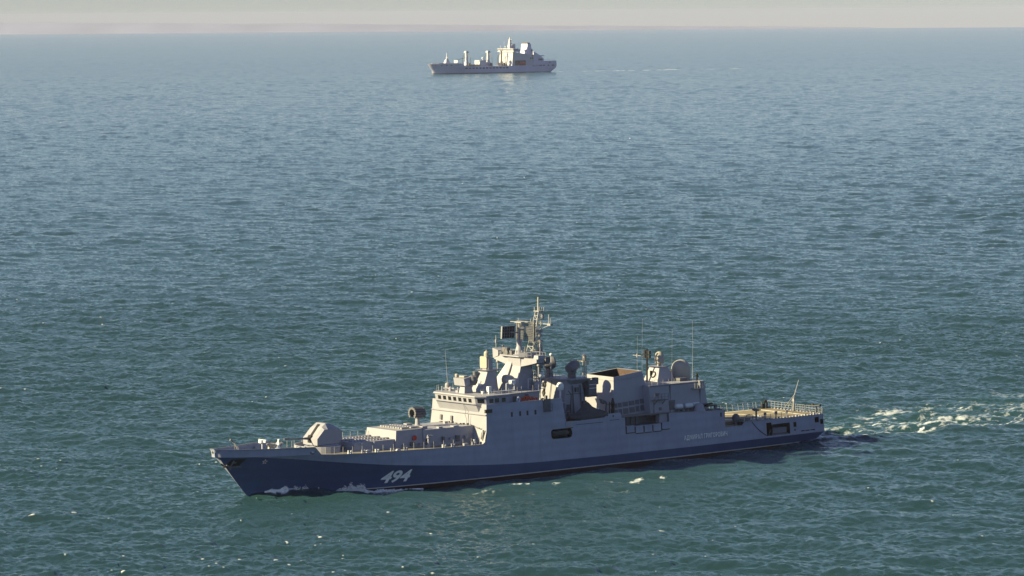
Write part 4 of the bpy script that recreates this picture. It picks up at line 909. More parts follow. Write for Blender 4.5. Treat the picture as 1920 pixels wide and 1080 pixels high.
M = MB(); M.frus((73.4, 75.4, 1.6, 3.8), (73.4, 75.4, 1.2, 4.2), 11.2, 11.5); M.box(73.6, 75.3, 1.5, 3.9, 11.5, 13.9); M.box(75.0, 75.8, 3.0, 3.8, 13.2, 14.3); M.build('decoy_launcher', LOUV, FR)
M = MB()
for z in (12.6, 13.2):
    for y in (1.9, 2.8): M.box(73.7, 75.2, 3.88, 3.98, z, z + .1)
M.build('launcher_rail', WHITE, FR)
M = MB(); M.rail([(65.6, 5.2, 10.9), (67.2, 5.2, 10.9)], 1.0, .8); M.build('gallery_rail', STEEL, FR)
for a in (70.6, 72.3):
    M = MB(); M.line([(a, 3.2, 13.3), (a + .35, 3.28, 8.0)], .09); M.build('wall_pipe', LOUV, dh)
M = MB(); M.line([(69.2, 3.22, 11.9), (73.4, 3.22, 11.9)], .05); M.build('wall_pipe', LOUV, dh)
M = MB(); M.box(69.4, 70.2, 3.0, 3.3, 8.3, 10.2); M.build('deckhouse_door', LOUV, dh)
M = MB(); M.box(72.8, 73.5, 3.0, 3.45, 9.4, 10.6); M.box(71.2, 71.8, 3.0, 3.4, 12.2, 12.9); M.build('wall_locker', LOUV, dh)
M = MB(); M.line([(70.0, 3.3, 8.4), (69.7, 3.9, 11.9), (68.8, 4.3, 12.6)], .07); M.line([(72.9, 3.4, 10.7), (72.7, 3.9, 12.8)], .06); M.build('cable_run', BLACK, dh)
# boat bay clutter
random.seed(21)
for i in range(12):
    a = 66.2 + random.random() * 11; y = 4.3 + random.random() * .9; s = .3 + random.random() * .5
    M = MB(); M.box(a, a + s, y, y + s, 7.1, 7.6 + random.random() * 1.6); M.build('deck_stowage', LOUV if i % 3 else RED, FR)
M = MB(); M.line([(76.0, 5.2, 7.1), (76.1, 5.4, 10.2), (74.4, 5.7, 10.9)], .18); M.lathe((75.4, 5.4, 10.25), [(.05, -.2), (.5, 0), (.5, .3), (.05, .5)], 10); M.build('boat_davit', LOUV, FR)
M = MB(); M.line([(66.8, 5.2, 7.1), (66.8, 5.4, 9.2), (67.8, 5.8, 9.5)], .14); M.build('boat_davit', LOUV, FR)
M = MB(); M.lathe((78.3, 4.5, 8.2), [(.3, 0), (.35, .6), (.25, 1.0), (.4, 1.6), (.25, 2.1), (.12, 2.6)], 8); M.rod((77.5, 4.6, 8.2), (77.5, 4.6, 10.2), .1); M.rod((77.1, 4.6, 9.8), (78.2, 4.6, 9.9), .06); M.build('black_hoist', BLACK, FR)
M = MB(); M.ball((74.6, 5.0, 9.3), .2); M.build('bay_lamp', WHITE, FR)
# covered launch in the bay
bt = placed('covered_boat', 'ship\'s boat under a peaked dark grey tarpaulin in the warship\'s side bay', 'boat', 71.4, 6.05, 7.55)
M = MB(L0); sec = []
for x in np.linspace(-3.9, 3.9, 15):
    w = 1.15 * (1 - max(0, -(x) - 1.6) ** 2 / 7.5) * (1 - max(0, x - 3.0) ** 2 * .25); w = max(.12, w); k = .55 * max(0, -x - 1.8) ** 1.3 * .35
    sec.append([(x, -w, .95 + k * .3), (x, -w * .75, .45 + k), (x, 0, .1 + k), (x, w * .75, .45 + k), (x, w, .95 + k * .3)])
M.loft(sec); M.build('boat_hull', LOUV, bt)
M = MB(L0); sec = []
for x in np.linspace(-3.95, 3.95, 25):
    w = 1.2 * (1 - max(0, -(x) - 1.6) ** 2 / 7.5) * (1 - max(0, x - 3.0) ** 2 * .25); w = max(.15, w)
    pk = interp(x, [(-3.95, 1.12), (-2.2, 1.75), (-.7, 3.1), (-.35, 3.3), (0, 3.2), (1.4, 2.15), (2.6, 1.75), (3.95, 1.35)]) + .05 * math.sin(x * 5)
    sec.append([(x, -w - .04, .72), (x, -w * .98, 1.05), (x, -w * .5, 1.0 + (pk - 1.0) * .55), (x, 0, pk), (x, w * .5, 1.0 + (pk - 1.0) * .52), (x, w * .98, 1.05), (x, w + .04, .72 + .04 * math.sin(x * 7))])
M.loft(sec); M.build('boat_cover', TARP, bt)
M = MB(L0); M.box(-2.2, -1.9, -.9, .9, -.4, .5); M.box(1.9, 2.2, -.9, .9, -.4, .5); M.build('boat_cradle', LOUV, bt)

# ---------------------------------------------------------------- frigate: funnel
M = MB()
o_ = [[(79.5, -3.9, 7.7), (87.4, -3.9, 7.7), (87.4, 4.3, 7.7), (78.7, 4.3, 7.7)], [(79.4, -3.5, 14.15), (86.4, -3.5, 14.7), (85.7, 3.55, 14.75), (79.35, 3.55, 14.1)]]
i_ = [[(79.62, -3.25, 14.12), (86.15, -3.25, 14.66), (85.5, 3.3, 14.7), (79.6, 3.3, 14.08)], [(80.0, -3.1, 12.4), (85.9, -3.1, 12.4), (85.4, 3.1, 12.4), (80.0, 3.1, 12.4)]]
vs = [[M.b.verts.new(V(p)) for p in r] for r in o_ + i_[:1]]
for A, B in zip(vs, vs[1:]):
    for i in range(4): M.b.faces.new((A[i], A[(i + 1) % 4], B[(i + 1) % 4], B[i]))
fun = M.build('funnel', GREYL, FR)
for nm, mt, sides in (('funnel_lining', SOOT_SHADE, (0, 2, 3)), ('rusty_lining', BROWN, (1,))):  # black lining paints in the shade on the starboard inner wall
    M = MB(); vs = [[M.b.verts.new(V(p)) for p in r] for r in i_]
    for i in sides: M.b.faces.new((vs[0][i], vs[0][(i + 1) % 4], vs[1][(i + 1) % 4], vs[1][i]))
    M.build(nm, mt, fun)
M = MB(); M.face(i_[1]); 
for a in (81.2, 83.0, 84.6): M.lathe((a, 0, 12.4), [(.7, 0), (.7, .6), (.55, .6), (.55, .1), (.02, .1)], 14)
M.build('funnel_throat', SOOT_SHADE, fun)
M = MB()
for (z, pr) in ((13.55, .05),):
    M.rod((79.3, 3.65, z - .05), (85.9, 3.72, z + .5), .07, n=4); M.rod((79.25, 3.65, z - .05), (79.3, -3.6, z), .06, n=4)
M.build('funnel_strake', GREYL, fun)
def fpt(a, z, o): return (a, interp(z, [(7.7, 4.3), (14.5, 3.55)]) + o, z)
cols6 = [(78.95, 79.65), (79.85, 80.6), (80.85, 82.0), (82.25, 83.45), (83.7, 84.5), (84.75, 85.6)]
for (z0, z1) in ((9.0, 9.75), (7.78, 8.7)):
    for a0, a1 in cols6:
        zz = .06 * (a0 - 79); M = MB(); M.loft([[fpt(a0, z0 + zz, -.15), fpt(a1, z0 + zz, -.15), fpt(a1, z1 + zz, -.15), fpt(a0, z1 + zz, -.15)], [fpt(a0, z0 + zz, .05), fpt(a1, z0 + zz, .05), fpt(a1, z1 + zz, .05), fpt(a0, z1 + zz, .05)]]); M.build('funnel_louvre', LOUV, fun)
# side recess with its hanging panels
for i in range(5):
    a0 = 78.75 + i * 1.98; zt = 6.1 if i in (1, 2, 3) else 6.3; y = sy(a0, 5.6)
    M = MB(); M.hexa([(a0, y - .05, 4.95 + .2 * (i in (0, 4))), (a0 + 1.7, y - .05, 4.95 + .2 * (i in (0, 4))), (a0 + 1.7, y + .16, 4.95 + .2 * (i in (0, 4))), (a0, y + .16, 4.95 + .2 * (i in (0, 4))), (a0, y - .1, zt), (a0 + 1.7, y - .1, zt), (a0 + 1.7, y + .10, zt), (a0, y + .10, zt)]); pn = M.build('side_panel', HULL, hull)
    M = MB(); M.box(a0 + .05, a0 + 1.7, y - .04, y + .17, 4.82 + .2 * (i in (0, 4)), 4.95 + .2 * (i in (0, 4))); M.box(a0 - .12, a0, y - .04, y + .13, 4.95, zt - .1); M.build('panel_gap', BLACK, hull)
M = MB(); y = sy(66.6, 8); M.box(65.5, 67.2, y - .15, y + .12, 7.85, 7.98); M.box(65.55, 67.15, y - .04, y + .1, 6.98, 7.85); pn = M.build('side_panel', GREYL, hull)
M = MB(); M.box(65.55, 67.15, y - .04, y + .12, 6.86, 6.98); M.build('panel_gap', BLACK, hull)
M = MB(); y0 = sy(70, 7.2); M.box(67.9, 73.8, y0 - .03, y0 + .012, 7.28, 7.36); M.box(75.2, 77.3, y0 - .03, y0 + .012, 7.45, 7.53); M.lathe((76.0, sy(76, 8.2) - .02, 8.15), [(.16, 0), (.16, .06), (.02, .08)], 10, axis=(0, 1, 0)); M.build('deck_edge_slot', BLACK, hull)
for i in range(4):
    M = MB(); M.box(79.2 + i * 1.1, 80.0 + i * 1.1, 5.3, 5.6, 6.15, 7.7); M.build('recess_locker', LOUV, FR)
M = MB(); M.box(86.6, 88.4, 5.9, 6.9, 6.15, 7.7); M.build('recess_locker', GREYL, FR)
for ca_, sa_ in ((62.4, 1), (66.9, -1)):
    for cz_, sz_ in ((5.35, 1), (6.95, -1)):
        M = MB(); y_ = sy(64, cz_); M.loft([[(ca_, y_ - .1, cz_), (ca_ + sa_ * .5, y_ - .1, cz_), (ca_ + sa_ * .15, y_ - .1, cz_ + sz_ * .15), (ca_, y_ - .1, cz_ + sz_ * .5)], [(ca_, y_ - .01, cz_), (ca_ + sa_ * .5, y_ - .01, cz_), (ca_ + sa_ * .15, y_ - .01, cz_ + sz_ * .15), (ca_, y_ - .01, cz_ + sz_ * .5)]]); M.build('opening_corner', HULL, hull)
M = MB(); M.lathe((64.6, sy(64.6, 6) - .75, 6.1), [(.05, -1.75), (.6, -1.7), (.68, -1.2), (.68, 1.3), (.6, 1.75), (.05, 1.8)], 12, axis=(1, 0, 0)); M.build('torpedo_tube', GLASS, hull)
# quarterdeck opening: life raft style roller cover
M = MB(); M.box(113.0, 116.2, 6.0, 6.75, 2.3, 3.25); cv = M.build('mooring_winch', STEEL, hull)
M = MB()
for i in range(15): M.rod((113.05 + i * .22, 6.8, 2.32), (113.05 + i * .22, 6.8, 3.25), .06, n=4)
M.build('winch_rib', GREYL, hull)
M = MB(); M.rod((112.0, 6.9, 2.3), (112.4, 6.9, 3.2), .12); M.box(111.8, 116.4, 6.2, 6.95, 2.06, 2.25); M.build('winch_bed', LOUV, hull)
M = MB(); M.line([(107.6, sy(107.6, 4.8) + .05, 4.75), (108.4, sy(108.4, 4) + .08, 3.9), (109.5, sy(109.5, 3) + .09, 3.0), (110.9, sy(110.9, 2.3) + .09, 2.2)], .05, 5); M.build('hanging_line', ROPE, hull)
for a, z0, w, h in ((117.75, 2.45, .3, .28), (100.2, 6.2, .3, .7)):
    M = MB(); y = sy(a, z0); M.box(a, a + w, y - .05, y + .03, z0, z0 + h); M.build('hull_port', BLACK, hull)

# ---------------------------------------------------------------- frigate: hangar
M = MB(); hp = lambda z: 5.75 - .07 * (z - 7.6)
M.loft([[(85.6, -hp(z), z), (98.75 - .22 * (z - 7.6) * .6, -hp(z), z), (99.1 - .1 * (z - 7.6), -4.6, z), (99.1 - .1 * (z - 7.6), 4.6, z), (98.75 - .22 * (z - 7.6) * .6, hp(z), z), (85.6, hp(z), z)] for z in (7.35, 12.35)])
hg = M.build('hangar', GREYL, FR)
M = MB(); 
for a in (97.0,): M.box(a, a + .06, hp(10) - .3, hp(10) + .1, 7.6, 12.2)
M.box(90.2, 90.26, hp(10) - .3, hp(10) + .07, 7.6, 12.2); M.box(85.7, 98.2, hp(12) - .2, hp(12) + .06, 12.1, 12.2); M.build('hangar_seam', LOUV, hg)
M = MB(); M.box(89.9, 91.2, 5.4, 5.75, 8.0, 9.6); M.build('hangar_door', LOUV, hg)
M = MB(); M.rail([(86.2, 5.5, 12.35), (92.5, 5.5, 12.35)], .9, 1.2); M.build('roof_rail', STEEL, hg)
M = MB(); M.plan([(86.0, 5.4), (89.0, 5.4), (89.0, 6.5), (86.0, 6.5)], 9.85, 9.95); M.rail([(86, 6.45, 9.95), (89, 6.45, 9.95)], 1.0, .7); M.build('side_balcony', LOUV, hg)
M = MB()
for a in (86.6, 88.4): M.line([(a, 5.5, 9.0), (a, 6.4, 9.9)], .06)
M.box(87.0, 87.5, 5.5, 5.9, 10.6, 11.0); M.box(87.6, 88.1, 5.5, 5.8, 8.1, 8.6); M.rod((86.0, 6.2, 7.75), (86.0, 6.2, 9.6), .08); M.rod((89.6, 6.3, 7.75), (89.6, 6.3, 9.2), .08); M.build('balcony_gear', LOUV, hg)
# roof tower with the small radome
M = MB(); M.frus((90.9, 95.0, -1.9, 1.7), (91.9, 93.8, -1.3, 1.1), 12.3, 14.75); M.frus((91.9, 93.8, -1.3, 1.1), (91.3, 94.2, -1.5, 1.3), 14.7, 14.85)
rt = M.build('roof_tower', GREYL, FR)
M = MB(); tf = lambda z: 90.9 + (z - 12.3) / 2.45; torus(M, (tf(13.5) - .1, .2, 13.5), .5, .1, (-1, 0, .4), 12, 5); M.box(tf(13.5) - .15, tf(13.5) + .1, -.6, -.3, 12.9, 14.1); M.build('tower_mark', BLACK, rt)
M = MB(); M.lathe((92.9, 0, 14.85), [(.35, 0), (.35, .35), (.78, .5), (.86, 1.1), (.84, 1.7), (.6, 2.2), (.3, 2.42), (.03, 2.48)], 20); M.build('small_radome', DOME, rt, True)
M = MB(); M.lathe((97.0, .9, 12.3), [(1.62, 0), (1.66, .5), (1.66, 1.75), (1.6, 2.2), (1.4, 2.7), (1.1, 3.05), (.7, 3.3), (.3, 3.42), (.03, 3.45)], 26); rd = M.build('large_radome', DOME, hg, True)
M = MB(); M.box(94.4, 96.0, 2.2, 3.5, 12.35, 12.9); M.box(95.2, 95.8, -2.6, -2.0, 12.35, 13.2); M.box(98.0, 98.4, -4, -3, 12.3, 13.3); M.build('roof_locker', LOUV, hg)
M = MB(); M.rod((90.6, -.6, 12.3), (90.6, -.6, 17.9), .16); 
for z in (16.6, 17.3): M.rod((90.6, -1.2, z), (90.6, 0.1, z), .08); M.box(90.4, 90.8, -1.3, -.95, z - .3, z + .25); M.box(90.4, 90.8, -.2, .2, z - .3, z + .25)
M.build('lamp_pole', BLACK, hg)
for (a, y, z0, z1, r) in ((92.2, 3.9, 12.3, 21.5, .022), (91.3, -2.6, 12.3, 22.8, .022), (97.2, 3.6, 12.3, 19.5, .05), (88.2, -.4, 12.3, 20.2, .028)):
    M = MB(); M.rod((a, y, z0), (a, y, z0 + (z1 - z0) * .45), r, r * .8, 6); M.rod((a, y, z0 + (z1 - z0) * .45), (a + .1, y, z1), r * .6, .015, 5); M.lathe((a, y, z0), [(r * 2, 0), (r * 1.8, .5), (r, .8)], 8)
    if r == .028: M.rod((a, y - 1, 16.9), (a, y + 1, 16.9), .06); M.rod((a, y, 16.6), (a, y, 17.2), .15, n=6)
    if r == .05: M.rod((a, y, 19.4), (a, y, 22.5), .03, .012, 5)
    M.build('whip_aerial', STEEL, hg)
M = MB(); M.rod((86.8, 1.4, 12.3), (86.8, 1.4, 13.4), .12); M.lathe((86.8, 1.4, 13.3), [(.1, 0), (.42, .3), (.5, .8), (.35, 1.2), (.05, 1.35)], 12); M.line([(86.6, 1.5, 13.9), (85.9, 1.7, 14.4)], .2); M.build('stern_dome', WHITE, hg, True)
M = MB(); M.plan([(95.2, 5.3), (97.6, 5.3), (97.6, 6.4), (95.2, 6.4)], 11.2, 11.3); M.rail([(95.2, 6.35, 11.3), (97.6, 6.35, 11.3)], .9, .6); M.rod((96.6, 6.0, 11.3), (96.6, 6.0, 12.5), .2, n=8); M.build('roof_gallery', STEEL, hg)
M = MB()
for (a, y, h) in ((97.3, -4.4, .8), (97.6, -2.2, 1.1), (98.0, 3.9, .6), (97.2, 4.6, 1.0), (98.1, 1.4, .5)): M.rod((a, y, 12.3), (a, y, 12.3 + h), .1); M.ball((a, y, 12.4 + h), .24)
M.build('roof_lamp', BLACK, hg)
# close in gun on the deck beside the hangar
M = MB(); M.lathe((96.0, 6.55, 7.4), [(1.05, 0), (1.05, .15), (.92, .3), (.66, 1.15), (.45, 1.35), (.05, 1.4)], 18); cg = M.build('close_in_gun', GREYL, FR, True)
M = MB(); M.rod((96.5, 6.55, 8.4), (98.9, 6.6, 8.55), .16, n=8); M.box(97.5, 99.6, 6.1, 6.9, 8.05, 8.3); M.build('gun_barrel', BLACK, cg)
# white life raft canisters
raft = None
for i, a in enumerate((91.85, 94.05, 96.0)):
    lb = ['white life raft canister beside the hangar, the one nearest the funnel', 'white life raft canister beside the hangar, middle one of three', 'white life raft canister half hidden by the cone-shaped gun mount'][i]
    y = 5.95 if i < 2 else 5.6
    if raft is None:
        raft = thing('life_raft', lb, 'life raft', on_ship(a, y, 8.05), 'life raft canisters beside the hangar')
        M = MB(L0); M.lathe((-.82, 0, .42), [(.05, 0), (.3, .04), (.42, .16), (.42, .74), (.45, .76), (.45, .88), (.42, .9), (.42, 1.48), (.3, 1.6), (.05, 1.64)], 14, axis=(1, 0, 0)); M.build('canister', WHITE, raft, True)
        M = MB(L0); M.box(-.6, -.45, -.4, .4, -.4, .1); M.box(.45, .6, -.4, .4, -.4, .1); M.box(-.7, .7, -.42, .42, -.1, 0); M.build('cradle', LOUV, raft); root = raft
    else:
        root = raft.copy(); COL.objects.link(root); root.matrix_world = on_ship(a, y, 8.05); root['label'] = lb
        for ch in list(raft.children):
            c = ch.copy(); COL.objects.link(c); c.parent = root

# ---------------------------------------------------------------- frigate: flight deck edge
def net_rail(pts, lean, h, step=1.3):
    M = MB(); M.rail(pts, h, step, (.33, .66, 1.0), .03, .04, lean=(lean, 0)); return M.build('flight_deck_net', STEEL, FR)
ys = lambda a: side_y(a, 4.84) - .05
net_rail([(a, -ys(a), 4.86) for a in (101.6, 106, 110, 114, 118, 121.5)], -.25, 1.15, 1.25)
net_rail([(a, -ys(a), 4.86) for a in (122.2, 124.8)], -.15, 1.15)
net_rail([(124.75, y, 4.86) for y in (-6.7, -3.2, -.6)], 0, 1.25, .9)
net_rail([(124.75, y, 4.86) for y in (-.2, 2.5)], 0, 1.2, .6)
net_rail([(124.75, y, 4.86) for y in (2.9, 6.7)], 0, 1.2, .7)
net_rail([(a, ys(a), 4.86) for a in (105.7, 108, 112, 116, 120, 124.7)], .12, 1.0, 1.5)
M = MB()
for i in range(26):
    a = 106 + i * .72; M.box(a, a + .3, ys(a) - .12, ys(a) + .14, 4.86, 4.98 + .08 * (i % 3))
M.build('net_hinge', GREYL, FR)
M = MB()
for y in np.linspace(-6.5, 6.5, 17): M.box(124.6, 124.85, y - .18, y + .18, 4.86, 5.0)
M.build('net_hinge', GREYL, FR)
M = MB(); M.lathe((104.7, 6.3, 4.35), [(.25, 0), (.3, .5), (.55, .7), (.68, 1.1), (.6, 1.6), (.35, 1.9), (.05, 1.98)], 16); M.box(105.2, 106.4, 6.1, 6.6, 4.9, 5.4); M.build('covered_pedestal', LOUV, FR, True)
M = MB(); M.line([(106.9, 6.6, 4.85), (106.9, 6.6, 5.9), (108.2, 6.7, 5.9), (108.2, 6.7, 4.85)], .06); M.box(107.0, 107.9, 6.1, 6.5, 4.85, 5.35); M.line([(106.9, 6.1, 5.9), (108.2, 6.1, 5.9)], .05); M.build('control_stand', LOUV, FR)
M = MB(); M.rod((109.3, 6.5, 4.85), (109.3, 6.5, 6.5), .16, n=8); M.box(108.9, 109.7, 6.2, 6.8, 6.45, 6.75); M.box(108.5, 109.0, 6.3, 6.9, 6.6, 6.95); M.box(109.7, 110.3, 6.4, 6.6, 6.5, 6.65); M.build('landing_light_post', LOUV, FR)
for a in (111.0, 113.6, 116.1):
    M = MB(); M.rod((a, 6.9, 4.85), (a, 6.9, 5.9), .1); M.box(a - .15, a + .25, 6.7, 7.0, 5.6, 6.1); M.build('deck_edge_lamp', LOUV, FR)
M = MB(); M.line([(123.7, -6.5, 4.86), (123.7, -6.5, 5.9), (124.0, -6.5, 6.25), (124.35, -6.5, 5.9), (124.35, -6.5, 4.86)], .17, 6); M.box(123.0, 123.4, -6.7, -6.3, 4.86, 5.7); M.build('stern_hoop', BLACK, FR)
M = MB(); M.rod((124.5, 0, 4.86), (124.6, 0, 7.0), .17, .12); M.rod((124.55, 0, 7.0), (125.8, 0, 10.2), .09, .05); M.line([(124.9, 0, 7.8), (122.2, .6, 4.9)], .05); M.line([(124.9, 0, 7.8), (122.6, -.9, 4.9)], .05); M.box(124.4, 124.8, -.25, .25, 6.5, 7.1); M.build('ensign_staff', STEEL, FR)
M = MB(); M.rod((124.6, 5.6, 4.86), (124.6, 5.6, 6.3), .11); M.line([(124.3, 4.6, 6.1), (124.7, 6.6, 6.2)], .12); M.ball((124.6, 4.7, 6.25), .25); M.ball((124.6, 6.5, 6.35), .22); M.build('stern_lamp', BLACK, FR)
M = MB(); M.rod((101.8, 4.3, 7.3), (101.8, 4.3, 7.9), .3, n=8); M.box(98.6, 101.0, 5.6, 7.0, 7.35, 7.5); M.build('deck_edge_box', LOUV, FR)
M = MB(); M.rail([(99.4, 7.1, 7.4), (101.1, 7.1, 7.35), (101.1, 3, 7.35)], .5, 1.0, (1.0,)); M.build('ledge_rail', STEEL, FR)
# ---------------------------------------------------------------- distant replenishment tanker
TSHIP = Matrix.Translation((TK[0], TK[1], drop(*TK))) @ Matrix.Rotation(TKTH + math.pi, 4, 'Z') @ Matrix.Translation((7.0, 0, 0))
tk = thing('supply_ship', 'distant pale grey naval tanker with a cream-lit bridge front near the horizon', 'supply ship', TSHIP)
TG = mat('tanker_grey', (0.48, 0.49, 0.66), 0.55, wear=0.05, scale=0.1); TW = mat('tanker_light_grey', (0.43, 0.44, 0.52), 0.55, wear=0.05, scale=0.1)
TD = mat('tanker_dark', (0.082, 0.070, 0.070), 0.6, wear=0.1, scale=0.2); TDECK = mat('tanker_deck', (0.246, 0.213, 0.189), 0.8, wear=0.1, scale=0.1)
TBOOT = mat('tanker_waterline', (0.041, 0.037, 0.045), 0.6)
def t_y(a, z):
    f = min(1, max(0.0, (a - interp(z, [(0, 7), (4, 6.2), (8, 3.4), (12.5, 0)])) / interp(z, [(0, 58), (12.5, 36)]))) ** 0.62
    r = 1 - max(0, (a - 168) / 27) ** 2.2 * interp(z, [(0, .55), (5, .25), (14, .12)])
    return max(.15, 14.2 * f * r)
def t_a(c, z):
    if c < 60: return c + interp(z, [(0, 7), (4, 6.2), (8, 3.4), (12.5, 0)]) * (1 - c / 60)
    if c > 165: return c + (interp(z, [(0, 184), (3, 190), (7, 195), (14.6, 193)]) - 194) * (c - 165) / 29
    return c
M = MB(); tops = [(0, 12.7)] + [(c, 12.7 + .1 * (c > 5)) for c in (1.5, 3, 5, 8, 12, 17, 23, 30, 37, 44)] + [(45, 12.8), (47, 9.4), (60, 9.0), (80, 8.8), (100, 8.8), (123, 8.9), (124, 8.9), (150, 9.0), (155, 9.0), (157, 14.2), (168, 14.4), (176, 14.5), (184, 14.6), (190, 14.6), (194, 14.6)]
cols = []
for c, t in tops:
    cols.append([(t_a(c, z), t_y(t_a(c, z), z), z) for z in [-1, 0, .9, 2.5, 4.5, 6.5, 8.7]] + [(t_a(c, t), t_y(t_a(c, t), t), t)])
for s in (1, -1):
    for A, B in zip(cols, cols[1:]):
        for i in range(len(A) - 1):
            f = M.face([(k[0], s * k[1], k[2]) for k in (A[i], B[i], B[i + 1], A[i + 1])])
            if f and i < 2: f.material_index = 1
for P in (cols[0], cols[-1]):
    for i in range(len(P) - 1): M.face([P[i], P[i + 1], (P[i + 1][0], -P[i + 1][1], P[i + 1][2]), (P[i][0], -P[i][1], P[i][2])])
for A, B in zip(cols, cols[1:]):
    a, b = A[-1], B[-1]; M.face([a, b, (b[0], -b[1], b[2]), (a[0], -a[1], a[2])])
th = M.build('hull', TG, tk); th.data.materials.append(TBOOT)
for i in range(13):
    M = MB(); a = 48.5 + i * 5.3; M.box(a, a + 3.3, 13.6, t_y(a, 7) + .15, 5.9, 7.6); M.build('hull_opening', TD, th)
for a, w in ((3.8, 1), (7, 2), (15, 2), (21.5, 2), (27.5, 2)):
    M = MB(); y = t_y(a + 1, 11); M.box(a, a + w, y - 1, y + .3, 10.3, 11.2); M.build('hull_opening', TD, th)
for a, w, z in ((166, 3, 8.2), (170.5, 3, 8.2), (177, 4, 8.2), (185.5, 4, 8.2), (181, 1.5, 11.8), (154, 12, 8.0)):
    M = MB(); y = min(t_y(a, z), t_y(a + w, z)); M.box(a, a + w, y - 1, y + .8 if a > 180 else y + .2, z, z + 1.3); M.build('hull_opening', TD, th)
M = MB(); M.box(155, 165, 14.1, t_y(158, 8) + .35, 8.3, 9.0); M.build('side_door', TG, th)
M = MB(); M.lathe(t_y(9, 5) and (11.5, t_y(11.5, 6) - .1, 6.0), [(1.1, 0), (1.1, .4), (.1, .5)], 12, axis=(-.5, 1, 0)); M.build('anchor_plate', TW, th)
M = MB(); M.frus((26, 33, -3, 3), (28, 31, -1.2, 1.2), 12.8, 18.5); M.frus((29, 30.4, -.6, .6), (29.3, 30, -.3, .3), 18.5, 26.5); M.rod((29.6, -2.5, 20.5), (29.6, 2.5, 20.5), .25); M.build('foremast', TW, tk)
M = MB(); M.box(12, 44, -9, -8.6, 12.8, 13.6); M.box(10, 45, 8.6, 9, 12.8, 13.6); M.box(33, 34.5, -2, 0, 12.8, 15); M.box(43.5, 44.3, -4, 4, 12.8, 17); M.build('forecastle_breakwater', TW, tk)
for k, (a, mt) in enumerate(((60, TW), (94, TW), (115, TD))):
    M = MB(); q_ = .55 if k == 2 else 1; M.frus((a - 2.6 * q_, a + 2.6 * q_, -3.5 * q_, 3.5 * q_), (a - 1.6 * q_, a + 1.6 * q_, -1.6 * q_, 1.6 * q_), 9, 15); M.frus((a - 1.3 * q_, a + 1.3 * q_, -1.5 * q_, 1.5 * q_), (a - 1.2 * q_, a + 1.2 * q_, -1.3 * q_, 1.3 * q_), 15, 26)
    if k < 2: M.frus((a - 2.2, a + 2.2, -2.6, 2.6), (a - 1.8, a + 1.8, -2, 2), 26, 28.2)
    else: M.frus((a - .6, a + .6, -.8, .8), (a - .8, a + .8, -1, 1), 26, 28.2); M.rod((a - 1, -1.2, 28), (a - 1, -1.2, 31.5), .2); M.rod((a + 1, 1.2, 28), (a + 1, 1.2, 31), .2)
    pst = M.build('transfer_post', mt, tk)
    for s in (1, -1):
        M = MB(); M.line([(a, s * 1.4, 25), (a, s * 8, 20.5), (a, s * 9.5, 10)], .35); M.box(a - 1.2, a + 1.2, s * 6 - .7, s * 6 + .7, 9, 13); M.build('transfer_boom', TD, pst)
M = MB(); M.line([(44, 0, 17), (59, 0, 20)], .3); M.build('stay_walkway', TD, tk)
random.seed(31)
for i in range(12):
    M = MB(); a = 48 + random.random() * 70; y = -9 + random.random() * 19; w = 1.5 + random.random() * 3; M.box(a, a + w, y, y + w, 8.8, 10.4 + random.random() * 2.6); M.build('deck_house', (TW, TDECK, TD)[i % 3], tk)
M = MB(); M.box(62, 78, -3, 6, 8.8, 11.2); M.build('pipe_deck', TDECK, tk)
M = MB(); M.box(77.5, 87, -6.5, 5, 8.8, 16.5); M.box(77.2, 77.5, -6.5, 5, 12.4, 13.0); hs_ = M.build('pump_house', TW, tk)
M = MB(); M.ball((86, -1, 19), 1.3); M.rod((86, -1, 16.5), (86, -1, 18), .4); M.build('deck_dome', WHITE, tk, True)
M = MB()
M.loft([[(121.5, -14, 8.9), (157, -14, 8.9), (157, 14, 8.9), (121.5, 14, 8.9)], [(123.0, -14, 26.4), (156, -14, 22.0), (156, 14, 22.0), (123.0, 14, 26.4)]])
sp_ = M.build('superstructure', TW, tk); 
M = MB(); M.plan([(121.5, -17), (129, -17), (129, 17), (121.5, 17)], 26.4, 27.6); M.plan([(121.9, -16.6), (129, -16.6), (129, 16.6), (121.9, 16.6)], 27.6, 28.5); M.plan([(121.2, -17), (129.5, -17), (129.5, 17), (121.2, 17)], 29.6, 30.7); br_ = M.build('bridge', TW, tk)
M = MB(); M.plan([(121.7, -16.8), (129.2, -16.8), (129.2, 16.8), (121.7, 16.8)], 28.5, 29.6); M.build('bridge_window', GLASS, br_)
M = MB(); M.frus((126, 131, -2.6, 2.6), (127.5, 130, -1.1, 1.1), 30.7, 41.5); M.frus((128, 129.6, -.8, .8), (128.3, 129.3, -.4, .4), 41.5, 45); 
for z in (35, 38.5, 42): M.rod((128.8, -3.2, z), (128.8, 4.2, z + .3), .3)
M.build('main_mast', TW, tk)
M = MB(); M.box(133, 136, -1.6, 1.6, 26, 36.5); M.build('exhaust_box', TW, tk)
for a, y, z, r in ((140, 4, 28.3, 2.0), (149, 5, 27.6, 1.2), (123.5, -3, 33.0, .9)):
    M = MB(); M.ball((a, y, z), r); M.rod((a, y, z - 4), (a, y, z - r * .6), r * .35); M.build('radome', WHITE, tk, True)
M = MB(); M.rod((122.5, -12, 30.7), (122.5, -12, 35), .3); M.rod((124, -6, 30.7), (124, -6, 40), .12); M.build('bridge_aerial', TW, tk)
M = MB(); M.loft([[(150, -7, 22), (159, -7, 22), (159, 8, 22), (150, 8, 22)], [(151.5, -6, 36.5), (156.5, -6, 36.5), (156.5, 7, 36.5), (151.5, 7, 36.5)]]); fn_ = M.build('funnel', TG, tk)
